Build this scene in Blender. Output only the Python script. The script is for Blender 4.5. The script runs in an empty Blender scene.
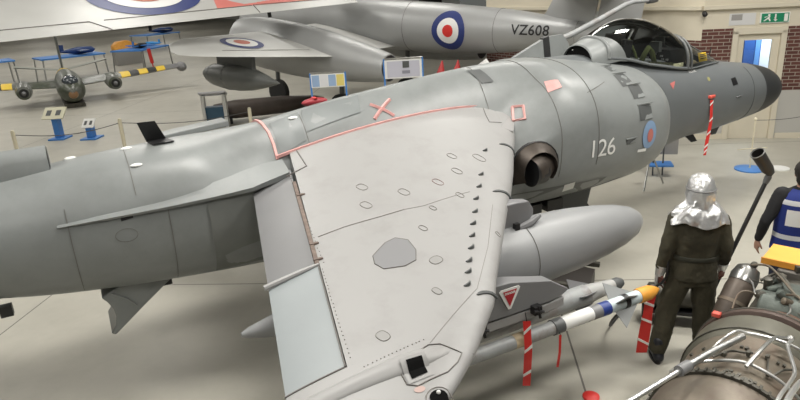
import bpy, bmesh, math, random
from mathutils import Vector, Matrix, noise as mnoise
random.seed(7)
sc = bpy.context.scene
PI = math.pi
COL = sc.collection
# ------------------------------------------------------------------ camera
cam = bpy.data.objects.new('camera', bpy.data.cameras.new('camera')); COL.objects.link(cam)
cx, cy, cz = (0.882, -0.469, -0.055), (0.198, 0.263, 0.944), (-0.428, -0.843, 0.324)
Xa = Vector(cx).normalized(); Za = Vector(cz).normalized(); Ya = Za.cross(Xa).normalized(); Xa = Ya.cross(Za)
mw = Matrix.Identity(4)
for i in range(3):
    mw[i][0] = Xa[i]; mw[i][1] = Ya[i]; mw[i][2] = Za[i]
mw[0][3], mw[1][3], mw[2][3] = -10.322, -6.291, 3.635
cam.matrix_world = mw
cam.data.sensor_width = 36; cam.data.lens = 627.34 / 800 * 36
cam.data.clip_end = 300; cam.data.clip_start = .05
sc.camera = cam
# ------------------------------------------------------------------ world, lights, exposure
w = bpy.data.worlds.new('hall_air'); sc.world = w; w.use_nodes = True
w.node_tree.nodes['Background'].inputs[0].default_value = (.97, 1.0, .93, 1)
w.node_tree.nodes['Background'].inputs[1].default_value = .11
sc.view_settings.view_transform = 'Standard'; sc.view_settings.look = 'None'
sc.view_settings.exposure = 0.0; sc.view_settings.gamma = 1
def area(name, loc, sx, sy, power, col=(1, .975, .92)):
    l = bpy.data.lights.new(name, 'AREA'); l.shape = 'RECTANGLE'; l.size = sx; l.size_y = sy
    l.energy = power; l.color = col
    o = bpy.data.objects.new(name, l); COL.objects.link(o); o.location = loc
    o.rotation_euler = (0, 0, math.radians(-35))
    return o
LAMPS = [(x, y) for y in (-7.0, -1.0, 5.5, 12, 20, 29, 40, 52) for x in (-22, -15, -8.5, -1.5)] + [(x, y) for y in (66, 82) for x in (-26, -12, 0)] + [(-3.6, -4.2)]  # farthest rows added to brighten the deep floor, last lamp the near right
for x, y in LAMPS:
    if (x < -20 and y < 15): continue
    area('hall_lamp_light', (x, y, 7.4), 2.6, .9, 150 if y < -5 else (330 if y < -2 else (270 if y < 3 else 155)))
# ------------------------------------------------------------------ materials
MATS = {}
def mat(name, col, rough=.5, metal=0, var=.0, scale=3, bump=0, spec=.5, trans=0, alpha=1, emit=0, dirt=None, dscale=1.2, dlo=.5, dhi=.7, coat=0):
    if name in MATS: return MATS[name]
    m = bpy.data.materials.new(name); m.use_nodes = True; nt = m.node_tree; b = nt.nodes['Principled BSDF']
    c = (col[0], col[1], col[2], 1)
    b.inputs['Base Color'].default_value = c
    b.inputs['Roughness'].default_value = rough; b.inputs['Metallic'].default_value = metal
    b.inputs['Specular IOR Level'].default_value = spec
    b.inputs['Transmission Weight'].default_value = trans
    b.inputs['Coat Weight'].default_value = coat
    b.inputs['Alpha'].default_value = alpha
    if emit:
        b.inputs['Emission Color'].default_value = c; b.inputs['Emission Strength'].default_value = emit
    tc = nt.nodes.new('ShaderNodeTexCoord')
    last = None
    if var or dirt:
        n = nt.nodes.new('ShaderNodeTexNoise'); n.inputs['Scale'].default_value = scale; n.inputs['Detail'].default_value = 6
        nt.links.new(tc.outputs['Object'], n.inputs['Vector'])
        r = nt.nodes.new('ShaderNodeValToRGB'); e = r.color_ramp.elements
        e[0].position = .3; e[1].position = .7
        e[0].color = tuple(max(0, k * (1 - var)) for k in col) + (1,); e[1].color = tuple(min(1, k * (1 + var)) for k in col) + (1,)
        nt.links.new(n.outputs['Fac'], r.inputs['Fac']); last = r.outputs['Color']
        if dirt:
            n2 = nt.nodes.new('ShaderNodeTexNoise'); n2.inputs['Scale'].default_value = dscale; n2.inputs['Detail'].default_value = 8
            n2.inputs['Roughness'].default_value = .65
            nt.links.new(tc.outputs['Object'], n2.inputs['Vector'])
            r2 = nt.nodes.new('ShaderNodeValToRGB'); r2.color_ramp.elements[0].position = dlo; r2.color_ramp.elements[1].position = dhi
            nt.links.new(n2.outputs['Fac'], r2.inputs['Fac'])
            mx = nt.nodes.new('ShaderNodeMix'); mx.data_type = 'RGBA'
            nt.links.new(r2.outputs['Color'], mx.inputs['Factor']); nt.links.new(last, mx.inputs['A'])
            mx.inputs['B'].default_value = tuple(dirt) + (1,)
            last = mx.outputs['Result']
        nt.links.new(last, b.inputs['Base Color'])
    if bump:
        n3 = nt.nodes.new('ShaderNodeTexNoise'); n3.inputs['Scale'].default_value = scale * 6; n3.inputs['Detail'].default_value = 4
        nt.links.new(tc.outputs['Object'], n3.inputs['Vector'])
        bp = nt.nodes.new('ShaderNodeBump'); bp.inputs['Strength'].default_value = bump; bp.inputs['Distance'].default_value = .02
        nt.links.new(n3.outputs['Fac'], bp.inputs['Height']); nt.links.new(bp.outputs['Normal'], b.inputs['Normal'])
    MATS[name] = m; return m
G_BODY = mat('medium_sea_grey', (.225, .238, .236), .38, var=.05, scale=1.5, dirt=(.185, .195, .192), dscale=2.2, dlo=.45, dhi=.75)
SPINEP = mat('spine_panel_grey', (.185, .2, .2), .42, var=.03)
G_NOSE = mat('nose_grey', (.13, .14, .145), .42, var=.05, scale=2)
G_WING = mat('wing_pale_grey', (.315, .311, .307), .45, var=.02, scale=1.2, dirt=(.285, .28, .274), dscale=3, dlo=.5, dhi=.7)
G_FLAP = mat('flap_grey', (.19, .19, .195), .4, var=.04, scale=2)
G_AIL = mat('aileron_grey', (.275, .30, .31), .38, var=.04, scale=2)
G_DARK = mat('dark_grey_paint', (.09, .095, .095), .45, var=.08)
BLACK = mat('black', (.012, .012, .013), .45)
RADOME = mat('radome_black', (.028, .03, .032), .5, var=.1)
PINK = mat('faded_red_paint', (.68, .36, .34), .55, var=.12, scale=8)
WHITE = mat('white_paint', (.78, .78, .76), .45)
CREAMP = mat('cream_paint', (.72, .66, .5), .5)
RED = mat('red_paint', (.62, .03, .025), .45)
DRED = mat('dark_red', (.28, .03, .03), .5)
NAVY = mat('roundel_blue', (.02, .035, .16), .5)
PBLUE = mat('pale_blue_marking', (.22, .33, .50), .5)
SEAM = mat('seam_dark', (.14, .13, .12), .7)
RUST = mat('hinge_brown', (.16, .12, .10), .7, var=.3, scale=30)
NOZ = mat('nozzle_titanium', (.07, .057, .047), .5, metal=.5, var=.3, scale=6)
STEEL = mat('steel', (.42, .42, .41), .3, metal=.9, var=.08, scale=9)
ALU = mat('aluminium_tube', (.68, .68, .67), .28, metal=.85)
MISS_GREY = mat('missile_grey', (.30, .31, .31), .45, var=.12, scale=5, dirt=(.22, .18, .16), dscale=4)
SILVER = mat('silver_dope', (.36, .365, .365), .42, metal=.25, var=.04, scale=1.5)
SILVER2 = mat('pale_silver_paint', (.50, .50, .48), .42, var=.06, scale=.8)
DAYGLO = mat('dayglo_red', (.68, .10, .07), .5, var=.05)
OLIVE = mat('olive_cloth', (.048, .043, .026), .9, var=.22, scale=7, bump=.25)
FOIL = mat('aluminised_cloth', (.72, .72, .72), .30, metal=.75, var=.05, scale=6, bump=.3)
SKIN = mat('skin', (.42, .24, .17), .55, var=.05)
GLOVE = mat('brown_glove', (.16, .06, .045), .6, var=.2, scale=20)
BOOT = mat('black_boot', (.014, .016, .022), .4)
VESTB = mat('royal_blue_fabric', (.012, .028, .19), .75, var=.08, scale=10, bump=.1)
REFLECT = mat('reflective_tape', (.62, .63, .65), .4)
BLACKCLOTH = mat('black_cloth', (.012, .012, .014), .85, bump=.15)
HAIR = mat('dark_hair', (.02, .015, .012), .6, bump=.4, scale=20)
YELLOW = mat('tray_yellow', (.78, .40, .07), .5, var=.06)
YEL2 = mat('marking_yellow', (.80, .55, .04), .5)
ORANGE = mat('orange_cap', (.80, .36, .05), .5, var=.1, scale=12)
BLUE = mat('stand_blue', (.06, .22, .58), .45)
PALEB = mat('missile_pale_blue', (.52, .60, .62), .4)
MBLUE = mat('missile_band_blue', (.02, .045, .22), .4)
CAMO = mat('camouflage_green', (.075, .085, .06), .35, var=.25, scale=2, dirt=(.13, .135, .12), dscale=1.5, dlo=.48, dhi=.52)
ENG = mat('engine_casing', (.17, .145, .11), .5, metal=.3, var=.2, scale=4, dirt=(.15, .10, .07), dscale=6, dlo=.45, dhi=.75, bump=.1)
ENGD = mat('engine_dark_metal', (.10, .095, .08), .5, metal=.5, var=.3, scale=10, bump=.15)
ENGR = mat('engine_red_brown', (.16, .07, .05), .5, metal=.4, var=.3, scale=5)
ENGG = mat('engine_green_grey', (.085, .10, .088), .5, metal=.3, var=.25, scale=12, bump=.15)
TIRE = mat('tyre', (.02, .02, .02), .8)
WOODC = mat('painted_wall_cream', (.62, .57, .46), .8, var=.03, scale=1)
GREYW = mat('painted_wall_grey', (.46, .45, .42), .8, var=.03, scale=1)
PAPER = mat('printed_board', (.62, .62, .66), .5)
def glass(name, col, rough=.02, alpha=.25):
    if name in MATS: return MATS[name]
    m = bpy.data.materials.new(name); m.use_nodes = True; nt = m.node_tree
    b = nt.nodes['Principled BSDF']; out = nt.nodes['Material Output']
    tr = nt.nodes.new('ShaderNodeBsdfTransparent'); tr.inputs[0].default_value = tuple(col) + (1,)
    gl = nt.nodes.new('ShaderNodeBsdfGlossy'); gl.inputs['Roughness'].default_value = rough
    fr = nt.nodes.new('ShaderNodeFresnel'); fr.inputs['IOR'].default_value = 1.5
    mx = nt.nodes.new('ShaderNodeMixShader')
    ad = nt.nodes.new('ShaderNodeMath'); ad.operation = 'ADD'; ad.inputs[1].default_value = .06
    nt.links.new(fr.outputs[0], ad.inputs[0]); nt.links.new(ad.outputs[0], mx.inputs[0])
    nt.links.new(tr.outputs[0], mx.inputs[1]); nt.links.new(gl.outputs[0], mx.inputs[2]); nt.links.new(mx.outputs[0], out.inputs[0])
    nt.nodes.remove(b); MATS[name] = m; return m
GLASS = glass('canopy_glass', (.72, .74, .72))
PANE = glass('door_pane_glass', (.9, .95, .97))
def brickmat(name, c1, c2, mortar, bw, bh, ms, rot=0, offset=.5, coord='Object', rough=.85, loc=(0, 0, 0), noise=0):
    m = bpy.data.materials.new(name); m.use_nodes = True; nt = m.node_tree; b = nt.nodes['Principled BSDF']
    tc = nt.nodes.new('ShaderNodeTexCoord'); mp = nt.nodes.new('ShaderNodeMapping'); mp.inputs['Rotation'].default_value = (0, 0, rot)
    mp.inputs['Location'].default_value = loc; mp.vector_type = 'POINT'
    br = nt.nodes.new('ShaderNodeTexBrick'); br.offset = offset
    br.inputs['Scale'].default_value = 1; br.inputs['Brick Width'].default_value = bw; br.inputs['Row Height'].default_value = bh
    br.inputs['Mortar Size'].default_value = ms; br.inputs['Mortar Smooth'].default_value = .1
    br.inputs['Color1'].default_value = tuple(c1) + (1,); br.inputs['Color2'].default_value = tuple(c2) + (1,); br.inputs['Mortar'].default_value = tuple(mortar) + (1,)
    nt.links.new(tc.outputs[coord], mp.inputs['Vector']); nt.links.new(mp.outputs[0], br.inputs['Vector'])
    out = br.outputs['Color']
    if noise:
        last = out
        for scl, lo, hi, k in ((.35, .35, .65, noise), (2.5, .45, .75, noise * .6)):
            n = nt.nodes.new('ShaderNodeTexNoise'); n.inputs['Scale'].default_value = scl; n.inputs['Detail'].default_value = 8; n.inputs['Roughness'].default_value = .6
            nt.links.new(tc.outputs[coord], n.inputs['Vector'])
            r = nt.nodes.new('ShaderNodeValToRGB'); r.color_ramp.elements[0].position = lo; r.color_ramp.elements[1].position = hi
            r.color_ramp.elements[0].color = (1, 1, 1, 1); r.color_ramp.elements[1].color = (1 - k, 1 - k, 1 - k * 1.05, 1)
            nt.links.new(n.outputs['Fac'], r.inputs['Fac'])
            mx = nt.nodes.new('ShaderNodeMix'); mx.data_type = 'RGBA'; mx.blend_type = 'MULTIPLY'; mx.inputs['Factor'].default_value = 1
            nt.links.new(last, mx.inputs['A']); nt.links.new(r.outputs['Color'], mx.inputs['B']); last = mx.outputs['Result']
        out = last
    nt.links.new(out, b.inputs['Base Color']); b.inputs['Roughness'].default_value = rough
    MATS[name] = m; return m
FLOORM = brickmat('polished_concrete', (.46, .44, .38), (.47, .45, .39), (.14, .13, .115), 6.54, 6.5, .010, 0, 0, rough=.5, noise=.16)
BRICK = brickmat('red_brick', (.085, .03, .024), (.12, .042, .032), (.30, .26, .22), .225, .075, .008)
# ------------------------------------------------------------------ mesh helpers
class MB:
    def __init__(s): s.v = []; s.f = []
    def add(s, vs, fs):
        b = len(s.v); s.v += [Vector(p) for p in vs]; s.f += [tuple(b + i for i in f) for f in fs]; return s
    def box(s, c, d, rz=0, rot=None):
        R = rot if rot else Matrix.Rotation(rz, 3, 'Z')
        vs = [Vector(c) + R @ Vector((x * d[0] / 2, y * d[1] / 2, z * d[2] / 2)) for x in (-1, 1) for y in (-1, 1) for z in (-1, 1)]
        return s.add(vs, [(0, 1, 3, 2), (4, 6, 7, 5), (0, 4, 5, 1), (2, 3, 7, 6), (0, 2, 6, 4), (1, 5, 7, 3)])
    def loft(s, rings, cap=True, closed=True):
        n = len(rings[0]); vs = [p for r in rings for p in r]; fs = []
        for i in range(len(rings) - 1):
            for j in range(n if closed else n - 1):
                k = (j + 1) % n
                fs.append((i * n + j, i * n + k, (i + 1) * n + k, (i + 1) * n + j))
        if cap:
            fs.append(tuple(reversed(range(n)))); fs.append(tuple((len(rings) - 1) * n + j for j in range(n)))
        return s.add(vs, fs)
    def tube(s, path, r, n=10, cap=True):
        path = [Vector(p) for p in path]; rs = r if isinstance(r, (list, tuple)) else [r] * len(path)
        rings = []; up = None
        for i, p in enumerate(path):
            t = (path[min(i + 1, len(path) - 1)] - path[max(i - 1, 0)]).normalized()
            if up is None: up = t.orthogonal().normalized()
            up = (up - t * up.dot(t))
            up = up.normalized() if up.length > 1e-5 else t.orthogonal().normalized()
            q = t.cross(up)
            rings.append([p + (up * math.cos(2 * PI * k / n) + q * math.sin(2 * PI * k / n)) * rs[i] for k in range(n)])
        return s.loft(rings, cap)
    def lathe(s, prof, o=(0, 0, 0), axis=(0, 0, 1), n=32, cap=True):
        a = Vector(axis).normalized(); u = a.orthogonal().normalized(); q = a.cross(u); o = Vector(o)
        return s.loft([[o + a * t + (u * math.cos(2 * PI * k / n) + q * math.sin(2 * PI * k / n)) * max(r, 1e-4) for k in range(n)] for t, r in prof], cap)
    def prism(s, poly, d):
        n = len(poly); d = Vector(d); poly = [Vector(p) for p in poly]
        return s.add(poly + [p + d for p in poly], [tuple(range(n)), tuple(reversed(range(n, 2 * n)))] + [(i, i + n, (i + 1) % n + n, (i + 1) % n) for i in range(n)])
    def ball(s, c, r, sc_=(1, 1, 1), n=14, m=8, R=None):
        rings = []; c = Vector(c)
        for i in range(m + 1):
            a = PI * i / m; rr = max(math.sin(a), 1e-3)
            ring = []
            for k in range(n):
                p = Vector((rr * math.cos(2 * PI * k / n) * sc_[0], rr * math.sin(2 * PI * k / n) * sc_[1], -math.cos(a) * sc_[2])) * r
                ring.append(c + (R @ p if R else p))
            rings.append(ring)
        return s.loft(rings)
    def flat(s, pts):   # filled polygon
        return s.add(pts, [tuple(range(len(pts)))])
def link(o, parent=None):
    COL.objects.link(o)
    if parent is not None: o.parent = parent
    return o
def build(name, mb, m, parent=None, smooth=True, bevel=0, local=False, auto=35, sub=0, origin=None):
    me = bpy.data.meshes.new(name)
    vs = mb.v
    inv = None
    if parent is not None and not local:
        P = parent; M = Matrix.Identity(4)
        while P is not None: M = P.matrix_basis @ M; P = P.parent
        inv = M.inverted(); vs = [inv @ p for p in vs]
    org = None
    if parent is None and len(vs):
        if origin is None:
            lo = [min(p[i] for p in vs) for i in range(3)]; hi = [max(p[i] for p in vs) for i in range(3)]
            org = Vector(((lo[0] + hi[0]) / 2, (lo[1] + hi[1]) / 2, lo[2]))
        else: org = Vector(origin)
        vs = [p - org for p in vs]
    me.from_pydata([tuple(p) for p in vs], [], mb.f); me.update()
    bm = bmesh.new(); bm.from_mesh(me); bmesh.ops.recalc_face_normals(bm, faces=bm.faces)
    if smooth:
        for f in bm.faces: f.smooth = True
        for e in bm.edges:
            if len(e.link_faces) == 2 and e.calc_face_angle(0) > math.radians(auto): e.smooth = False
    bm.to_mesh(me); bm.free()
    me.materials.append(m)
    o = bpy.data.objects.new(name, me); link(o, parent)
    if org is not None: o.location = org
    if bevel:
        md = o.modifiers.new('bevel', 'BEVEL'); md.width = bevel; md.segments = 2; md.limit_method = 'ANGLE'
    if sub:
        md = o.modifiers.new('sub', 'SUBSURF'); md.levels = sub; md.render_levels = sub
    return o
def tag(o, label=None, cat=None, group=None, kind=None):
    if label: o['label'] = label
    if cat: o['category'] = cat
    if group: o['group'] = group
    if kind: o['kind'] = kind
    return o
def thing(name, label, cat, loc=(0, 0, 0), rz=0, group=None):
    o = bpy.data.objects.new(name, None); COL.objects.link(o); o.location = loc; o.rotation_euler = (0, 0, rz)
    o.matrix_basis = Matrix.Translation(loc) @ Matrix.Rotation(rz, 4, 'Z')
    return tag(o, label, cat, group)
def struct(name, mb, m, parent=None, **k):
    o = build(name, mb, m, parent, **k)
    if parent is None: o['kind'] = 'structure'
    return o
def copy_tree(o, parent=None):
    c = o.copy(); COL.objects.link(c); c.parent = parent
    for ch in list(o.children): copy_tree(ch, c)
    return c
def text_mb(txt, size, fn, bold=.0, space=1.0, sub=1):
    """text outline as a mesh; fn maps (x, y) of the text plane to a world point"""
    cu = bpy.data.curves.new('lettering', 'FONT'); cu.body = txt; cu.size = size; cu.align_x = 'CENTER'; cu.align_y = 'CENTER'
    cu.offset = bold; cu.space_character = space; cu.resolution_u = 4
    o = bpy.data.objects.new('lettering', cu); COL.objects.link(o)
    dg = bpy.context.evaluated_depsgraph_get(); me = bpy.data.meshes.new_from_object(o.evaluated_get(dg))
    bpy.data.objects.remove(o)
    bm = bmesh.new(); bm.from_mesh(me)
    bmesh.ops.triangulate(bm, faces=bm.faces)
    for _ in range(sub): bmesh.ops.subdivide_edges(bm, edges=bm.edges, cuts=1, use_grid_fill=True)
    bm.verts.ensure_lookup_table()
    mb = MB(); mb.add([fn(v.co.x, v.co.y) for v in bm.verts], [tuple(v.index for v in f.verts) for f in bm.faces]); bm.free()
    return mb
def interp(tab, x):
    if x <= tab[0][0]: return tab[0][1]
    for (a, va), (b, vb) in zip(tab, tab[1:]):
        if x <= b:
            t = (x - a) / (b - a); return va + (vb - va) * t
    return tab[-1][1]
def smoothi(tab, x):   # catmull interpolation of tuples
    if tab[0][0] > tab[-1][0]: tab = tab[::-1]
    n = len(tab)
    if x <= tab[0][0]: return tab[0][1:]
    if x >= tab[-1][0]: return tab[-1][1:]
    for i in range(n - 1):
        if tab[i][0] <= x <= tab[i + 1][0]: break
    a, b = tab[i], tab[i + 1]; p, q = tab[max(i - 1, 0)], tab[min(i + 2, n - 1)]
    h = b[0] - a[0]; t = (x - a[0]) / h; out = []
    for k in range(1, len(a)):
        ma = (b[k] - p[k]) / (b[0] - p[0]) * h if b[0] != p[0] else 0; mb_ = (q[k] - a[k]) / (q[0] - a[0]) * h
        out.append((2 * t**3 - 3 * t**2 + 1) * a[k] + (t**3 - 2 * t**2 + t) * ma + (-2 * t**3 + 3 * t**2) * b[k] + (t**3 - t**2) * mb_)
    return tuple(out)
# ------------------------------------------------------------------ the hall
fl = MB(); fl.add([(-60, -14, 0), (14, -14, 0), (14, 112, 0), (-60, 112, 0)], [(0, 1, 2, 3)])
FLA = math.radians(-33)
fl2 = MB(); Rf = Matrix.Rotation(-FLA, 3, 'Z')
o = struct('floor', MB().add([Rf @ (p - Vector((-5.45, -.77, 0))) for p in fl.v], fl.f), FLOORM, origin=(0, 0, 0))
o.location = (-5.45, -.77, 0); o.rotation_euler = (0, 0, FLA)
WA = math.radians(-38); WO = Vector((2.4, 2.4, 0))   # wall with the door
wd = Vector((math.cos(WA), math.sin(WA), 0)); wn = Vector((-wd.y, wd.x, 0))   # wn points away from camera
WO = Vector((3.08, 1.85, 0))
def wp(s, d, z): return WO + wd * s + wn * d + Vector((0, 0, z))
def wbox(mb, s0, s1, d0, d1, z0, z1):
    return mb.add([wp(s, d, z) for s in (s0, s1) for d in (d0, d1) for z in (z0, z1)], [(0, 1, 3, 2), (4, 6, 7, 5), (0, 4, 5, 1), (2, 3, 7, 6), (0, 2, 6, 4), (1, 5, 7, 3)])
# s of door: left jamb -1.0 .. right jamb -.09 ; corner at s=-1.66
def wall_piece(name, s0, s1, z0, z1, m, d0=0, d1=.12):
    mb = MB(); wbox(mb, s0, s1, d0, d1, z0, z1)
    o = build(name, mb, m, smooth=False); o['kind'] = 'structure'; return o
def brick_panel(name, s0, s1, z0, z1, d0=-.004, d1=.11, ang=WA, org=None):
    mb = MB(); L = s1 - s0; H = z1 - z0
    mb.add([(0, 0, 0), (L, 0, 0), (L, H, 0), (0, H, 0), (0, 0, -d1), (L, 0, -d1), (L, H, -d1), (0, H, -d1)], [(0, 1, 2, 3), (7, 6, 5, 4), (0, 4, 5, 1), (1, 5, 6, 2), (2, 6, 7, 3), (3, 7, 4, 0)])
    o = build(name, mb, BRICK, smooth=False, origin=(0, 0, 0)); o['kind'] = 'structure'
    o.location = (org if org else wp(s0, d0, z0)); o.rotation_euler = (PI / 2, 0, ang); return o
SJ0, SJ1, SC = -1.0, -.09, -1.68
wall_piece('wall_right', SC, 5, 2.38, 5.2, WOODC)                 # upper cream band
brick_panel('wall_right', SC, SJ0, 1.05, 2.38); brick_panel('wall_right', SJ1, 5, 1.05, 2.38)
wall_piece('wall_right', SC, SJ0, 0, 1.05, GREYW); wall_piece('wall_right', SJ1, 5, 0, 1.05, GREYW)
wall_piece('trim_1', SC - .03, 5, 2.78, 2.86, WOODC, -.10, .0)
wall_piece('trim_2', SC, SJ0 - .02, 1.03, 1.08, WOODC, -.03, .0)
wall_piece('baseboard_right', SC, SJ0, 0, .12, WOODC, -.02, 0); wall_piece('baseboard_right', SJ1 + .1, 5, 0, .12, WOODC, -.02, 0)
# left, further cream volume that runs back from the corner
LA = math.radians(95)
ld = Vector((math.cos(LA), math.sin(LA), 0)); LO = wp(SC, 0, 0)
def lbox(name, s0, s1, z0, z1, m, t=.12, out=0.0):
    nn = Vector((-ld.y, ld.x, 0)); mb = MB()
    mb.add([LO + ld * s + nn * d + Vector((0, 0, z)) for s in (s0, s1) for d in (out, -t) for z in (z0, z1)], [(0, 1, 3, 2), (4, 6, 7, 5), (0, 4, 5, 1), (2, 3, 7, 6), (0, 2, 6, 4), (1, 5, 7, 3)])
    o = build(name, mb, m, smooth=False); o['kind'] = 'structure'; return o
lbox('wall_back', 0, 7, 2.15, 5.2, WOODC); lbox('wall_back', 0, 7, 0, 1.05, GREYW)
brick_panel('wall_back', 0, 7, 1.05, 2.15, ang=LA + PI, org=LO + ld * 7 + Vector((0, 0, 1.05)))
lbox('trim_3', 0, 7, 2.78, 2.86, WOODC, 0, .10)
# door
dm = MB(); wbox(dm, SJ0 - .07, SJ0 + .04, -.05, .12, 0, 2.32); wbox(dm, SJ1 - .04, SJ1 + .07, -.05, .12, 0, 2.32); wbox(dm, SJ0 - .07, SJ1 + .07, -.05, .12, 2.25, 2.39)
struct('door_1', dm, WOODC, smooth=False, bevel=.008)
DL = thing('door_2', None, None, wp(SJ0 + .04, 0.03, 0), WA); DL['kind'] = 'structure'
dl = MB(); dw = SJ1 - SJ0 - .08
for a in ((0, .14, 0, 2.25), (dw - .14, dw, 0, 2.25), (.14, dw - .14, 2.12, 2.25), (.14, dw - .14, 0, .85)):
    dl.add([(x, y, z) for x in a[:2] for y in (0, .05) for z in a[2:]], [(0, 1, 3, 2), (4, 6, 7, 5), (0, 4, 5, 1), (2, 3, 7, 6), (0, 2, 6, 4), (1, 5, 7, 3)])
build('door_panel', dl, WOODC, DL, local=True, smooth=False)
build('pane', MB().add([(.14, .025, .85), (dw - .14, .025, .85), (dw - .14, .025, 2.12), (.14, .025, 2.12)], [(0, 1, 2, 3)]), PANE, DL, local=True)
build('door_handle', MB().tube([(.07, -.05, 1.0), (.07, -.05, 1.25)], .01), STEEL, DL, local=True)
# bright room seen through the door: white wall, blue banner
rb = MB(); wbox(rb, -1.6, 2.2, 1.6, 1.7, 0, 2.7)
room = struct('wall_side', rb, mat('side_room_white', (.8, .85, .9), .8), smooth=False)
area('side_room_light', tuple(wp(.2, .9, 2.6)), 1.0, 1.0, 60, (.85, .93, 1))
bb = MB(); wbox(bb, -.36, .0, 1.40, 1.45, .6, 2.3)
ban = thing('banner', 'blue upright banner seen through the glazed door', 'banner', tuple(wp(-.18, 1.42, .0)), WA)
build('banner_sheet', bb, mat('banner_blue', (.02, .09, .32), .5), ban, smooth=False)
bs = MB(); wbox(bs, -.12, -.02, 1.385, 1.398, .6, 2.3)
build('pale_stripe', bs, mat('banner_pale_blue', (.12, .3, .65), .5), ban, smooth=False)
bs = MB(); wbox(bs, -.33, -.03, 1.35, 1.5, 0, .05); wbox(bs, -.19, -.17, 1.455, 1.47, 0, 2.3)
build('banner_stand', bs, STEEL, ban, smooth=False)
# exit sign above the door
ex = thing('exit_sign', 'green fire exit sign above the cream door', 'sign', tuple(wp(-.30, -.03, 2.46)), WA)
mb = MB(); wbox(mb, -.58, -.02, -.04, 0, 2.46, 2.67)
build('sign_case', mb, WHITE, ex, smooth=False, bevel=.006)
mb = MB(); wbox(mb, -.56, -.04, -.045, -.04, 2.475, 2.655)
build('green_panel', mb, mat('exit_green', (.01, .22, .11), .4, emit=0), ex, smooth=False)
def wflat(pts, d=-.047): return [wp(s, d, z) for s, z in pts]
mb = MB(); mb.prism(wflat([(-.13, 2.49), (-.06, 2.49), (-.06, 2.64), (-.13, 2.64)]), wn * .001)
build('door_symbol', mb, WHITE, ex, smooth=False)
mb = MB(); mb.prism(wflat([(-.32, 2.57), (-.28, 2.57), (-.28, 2.53), (-.25, 2.53), (-.29, 2.49), (-.33, 2.53), (-.305, 2.53)][::-1]), wn * .001); mb.prism(wflat([(-.31, 2.53), (-.28, 2.53), (-.28, 2.64), (-.31, 2.64)]), wn * .001)
build('arrow_symbol', mb, WHITE, ex, smooth=False)
mb = MB()
for pts in ([(-.44, 2.60), (-.40, 2.60), (-.40, 2.64), (-.44, 2.64)], [(-.47, 2.55), (-.42, 2.60), (-.39, 2.59), (-.43, 2.54)], [(-.43, 2.545), (-.40, 2.56), (-.38, 2.50), (-.40, 2.495)], [(-.47, 2.55), (-.44, 2.54), (-.50, 2.50), (-.52, 2.51)], [(-.50, 2.57), (-.45, 2.59), (-.45, 2.60), (-.51, 2.585)]):
    mb.prism(wflat(pts), wn * .001)
build('running_figure', mb, WHITE, ex, smooth=False)
# notices on the walls
nt_ = thing('wall_notice', 'pale notice with a small grey photo left of the exit sign', 'notice', tuple(wp(-1.2, 0, 2.45)), WA)
mb = MB(); wbox(mb, -1.17, -.66, -.012, 0, 2.44, 2.68)
build('sheet', mb, mat('notice_paper', (.60, .60, .60), .6), nt_, smooth=False)
mb = MB(); wbox(mb, -1.13, -.92, -.014, -.0125, 2.54, 2.66); build('photo', mb, mat('notice_photo', (.30, .29, .28), .6), nt_, smooth=False)
nn = Vector((-ld.y, ld.x, 0))
mb = MB(); mb.prism([LO + ld * s + nn * .004 + Vector((0, 0, z)) for s, z in ((2.2, 2.45), (3.6, 2.45), (3.6, 2.75), (2.2, 2.75))], nn * .006)
tag(build('wall_notice', mb, mat('notice_paper2', (.50, .52, .52), .6), smooth=False), 'faint pale notice on the cream wall behind the canopy', 'notice')
mb = MB(); mb.lathe([(0, .05), (.08, .05), (.1, .03)], LO + Vector((-.06, -.06, 2.72)), (-.5, -.6, -.3), 12)
tag(build('security_camera', mb, BLACK), 'small black camera at the corner of the cream walls', 'camera')
# far walls, ceiling
struct('wall_front', MB().box((-20, 105, 3), (80, .3, 10)), mat('far_wall_beige', (.50, .47, .42), .8), smooth=False)
struct('wall_left', MB().box((-58, 46, 3), (.3, 120, 10)), mat('far_wall_cream', (.45, .43, .38), .8), smooth=False)
struct('ceiling', MB().box((-20, 46, 8.1), (80, 122, .1)), mat('ceiling_sheet', (.30, .30, .28), .8), smooth=False)
fix = None
for x, y in LAMPS:
    if (x < -20 and y < 15): continue
    if fix is None:
        fix = thing('ceiling_light', 'long rectangular hangar light hanging under the roof', 'ceiling light', (x, y, 7.5), math.radians(-35), 'hangar lights under the roof')
        build('housing', MB().box((0, 0, .06), (2.7, 1.0, .1)), WHITE, fix, local=True, smooth=False)
        build('diffuser', MB().box((0, 0, 0), (2.6, .9, .02)), mat('lamp_diffuser', (1, .95, .87), .5, emit=3), fix, local=True, smooth=False)
        for hx in (-1, 1): build('hanger', MB().tube([(hx, 0, .1), (hx, 0, .55)], .01), STEEL, fix, local=True)
    else:
        c = copy_tree(fix); c.location = (x, y, 7.5)  # copies also hang at the added lamps

# ================================================================== the grey jump jet
JET = thing('jump_jet', 'grey carrier jump jet with white side number 126, filling the middle of the hall', 'fighter jet', (-6, 0, 0))
# front fuselage: x, z top, z bottom, half width, exponent
FA = [(-.15, 1.76, 1.72, .02, 2), (-.19, 1.87, 1.59, .14, 2), (-.28, 1.95, 1.515, .22, 2), (-.43, 2.04, 1.44, .30, 2), (-.62, 2.11, 1.39, .365, 2), (-1.0, 2.19, 1.345, .43, 2.05),
      (-1.5, 2.265, 1.30, .48, 2.1), (-2.0, 2.33, 1.26, .50, 2.2), (-2.5, 2.37, 1.25, .50, 2.3), (-3.0, 2.45, 1.17, .52, 2.3), (-3.6, 2.54, 1.08, .54, 2.3), (-4.3, 2.64, 1.0, .56, 2.3), (-5.0, 2.66, .97, .58, 2.3)]
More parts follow.
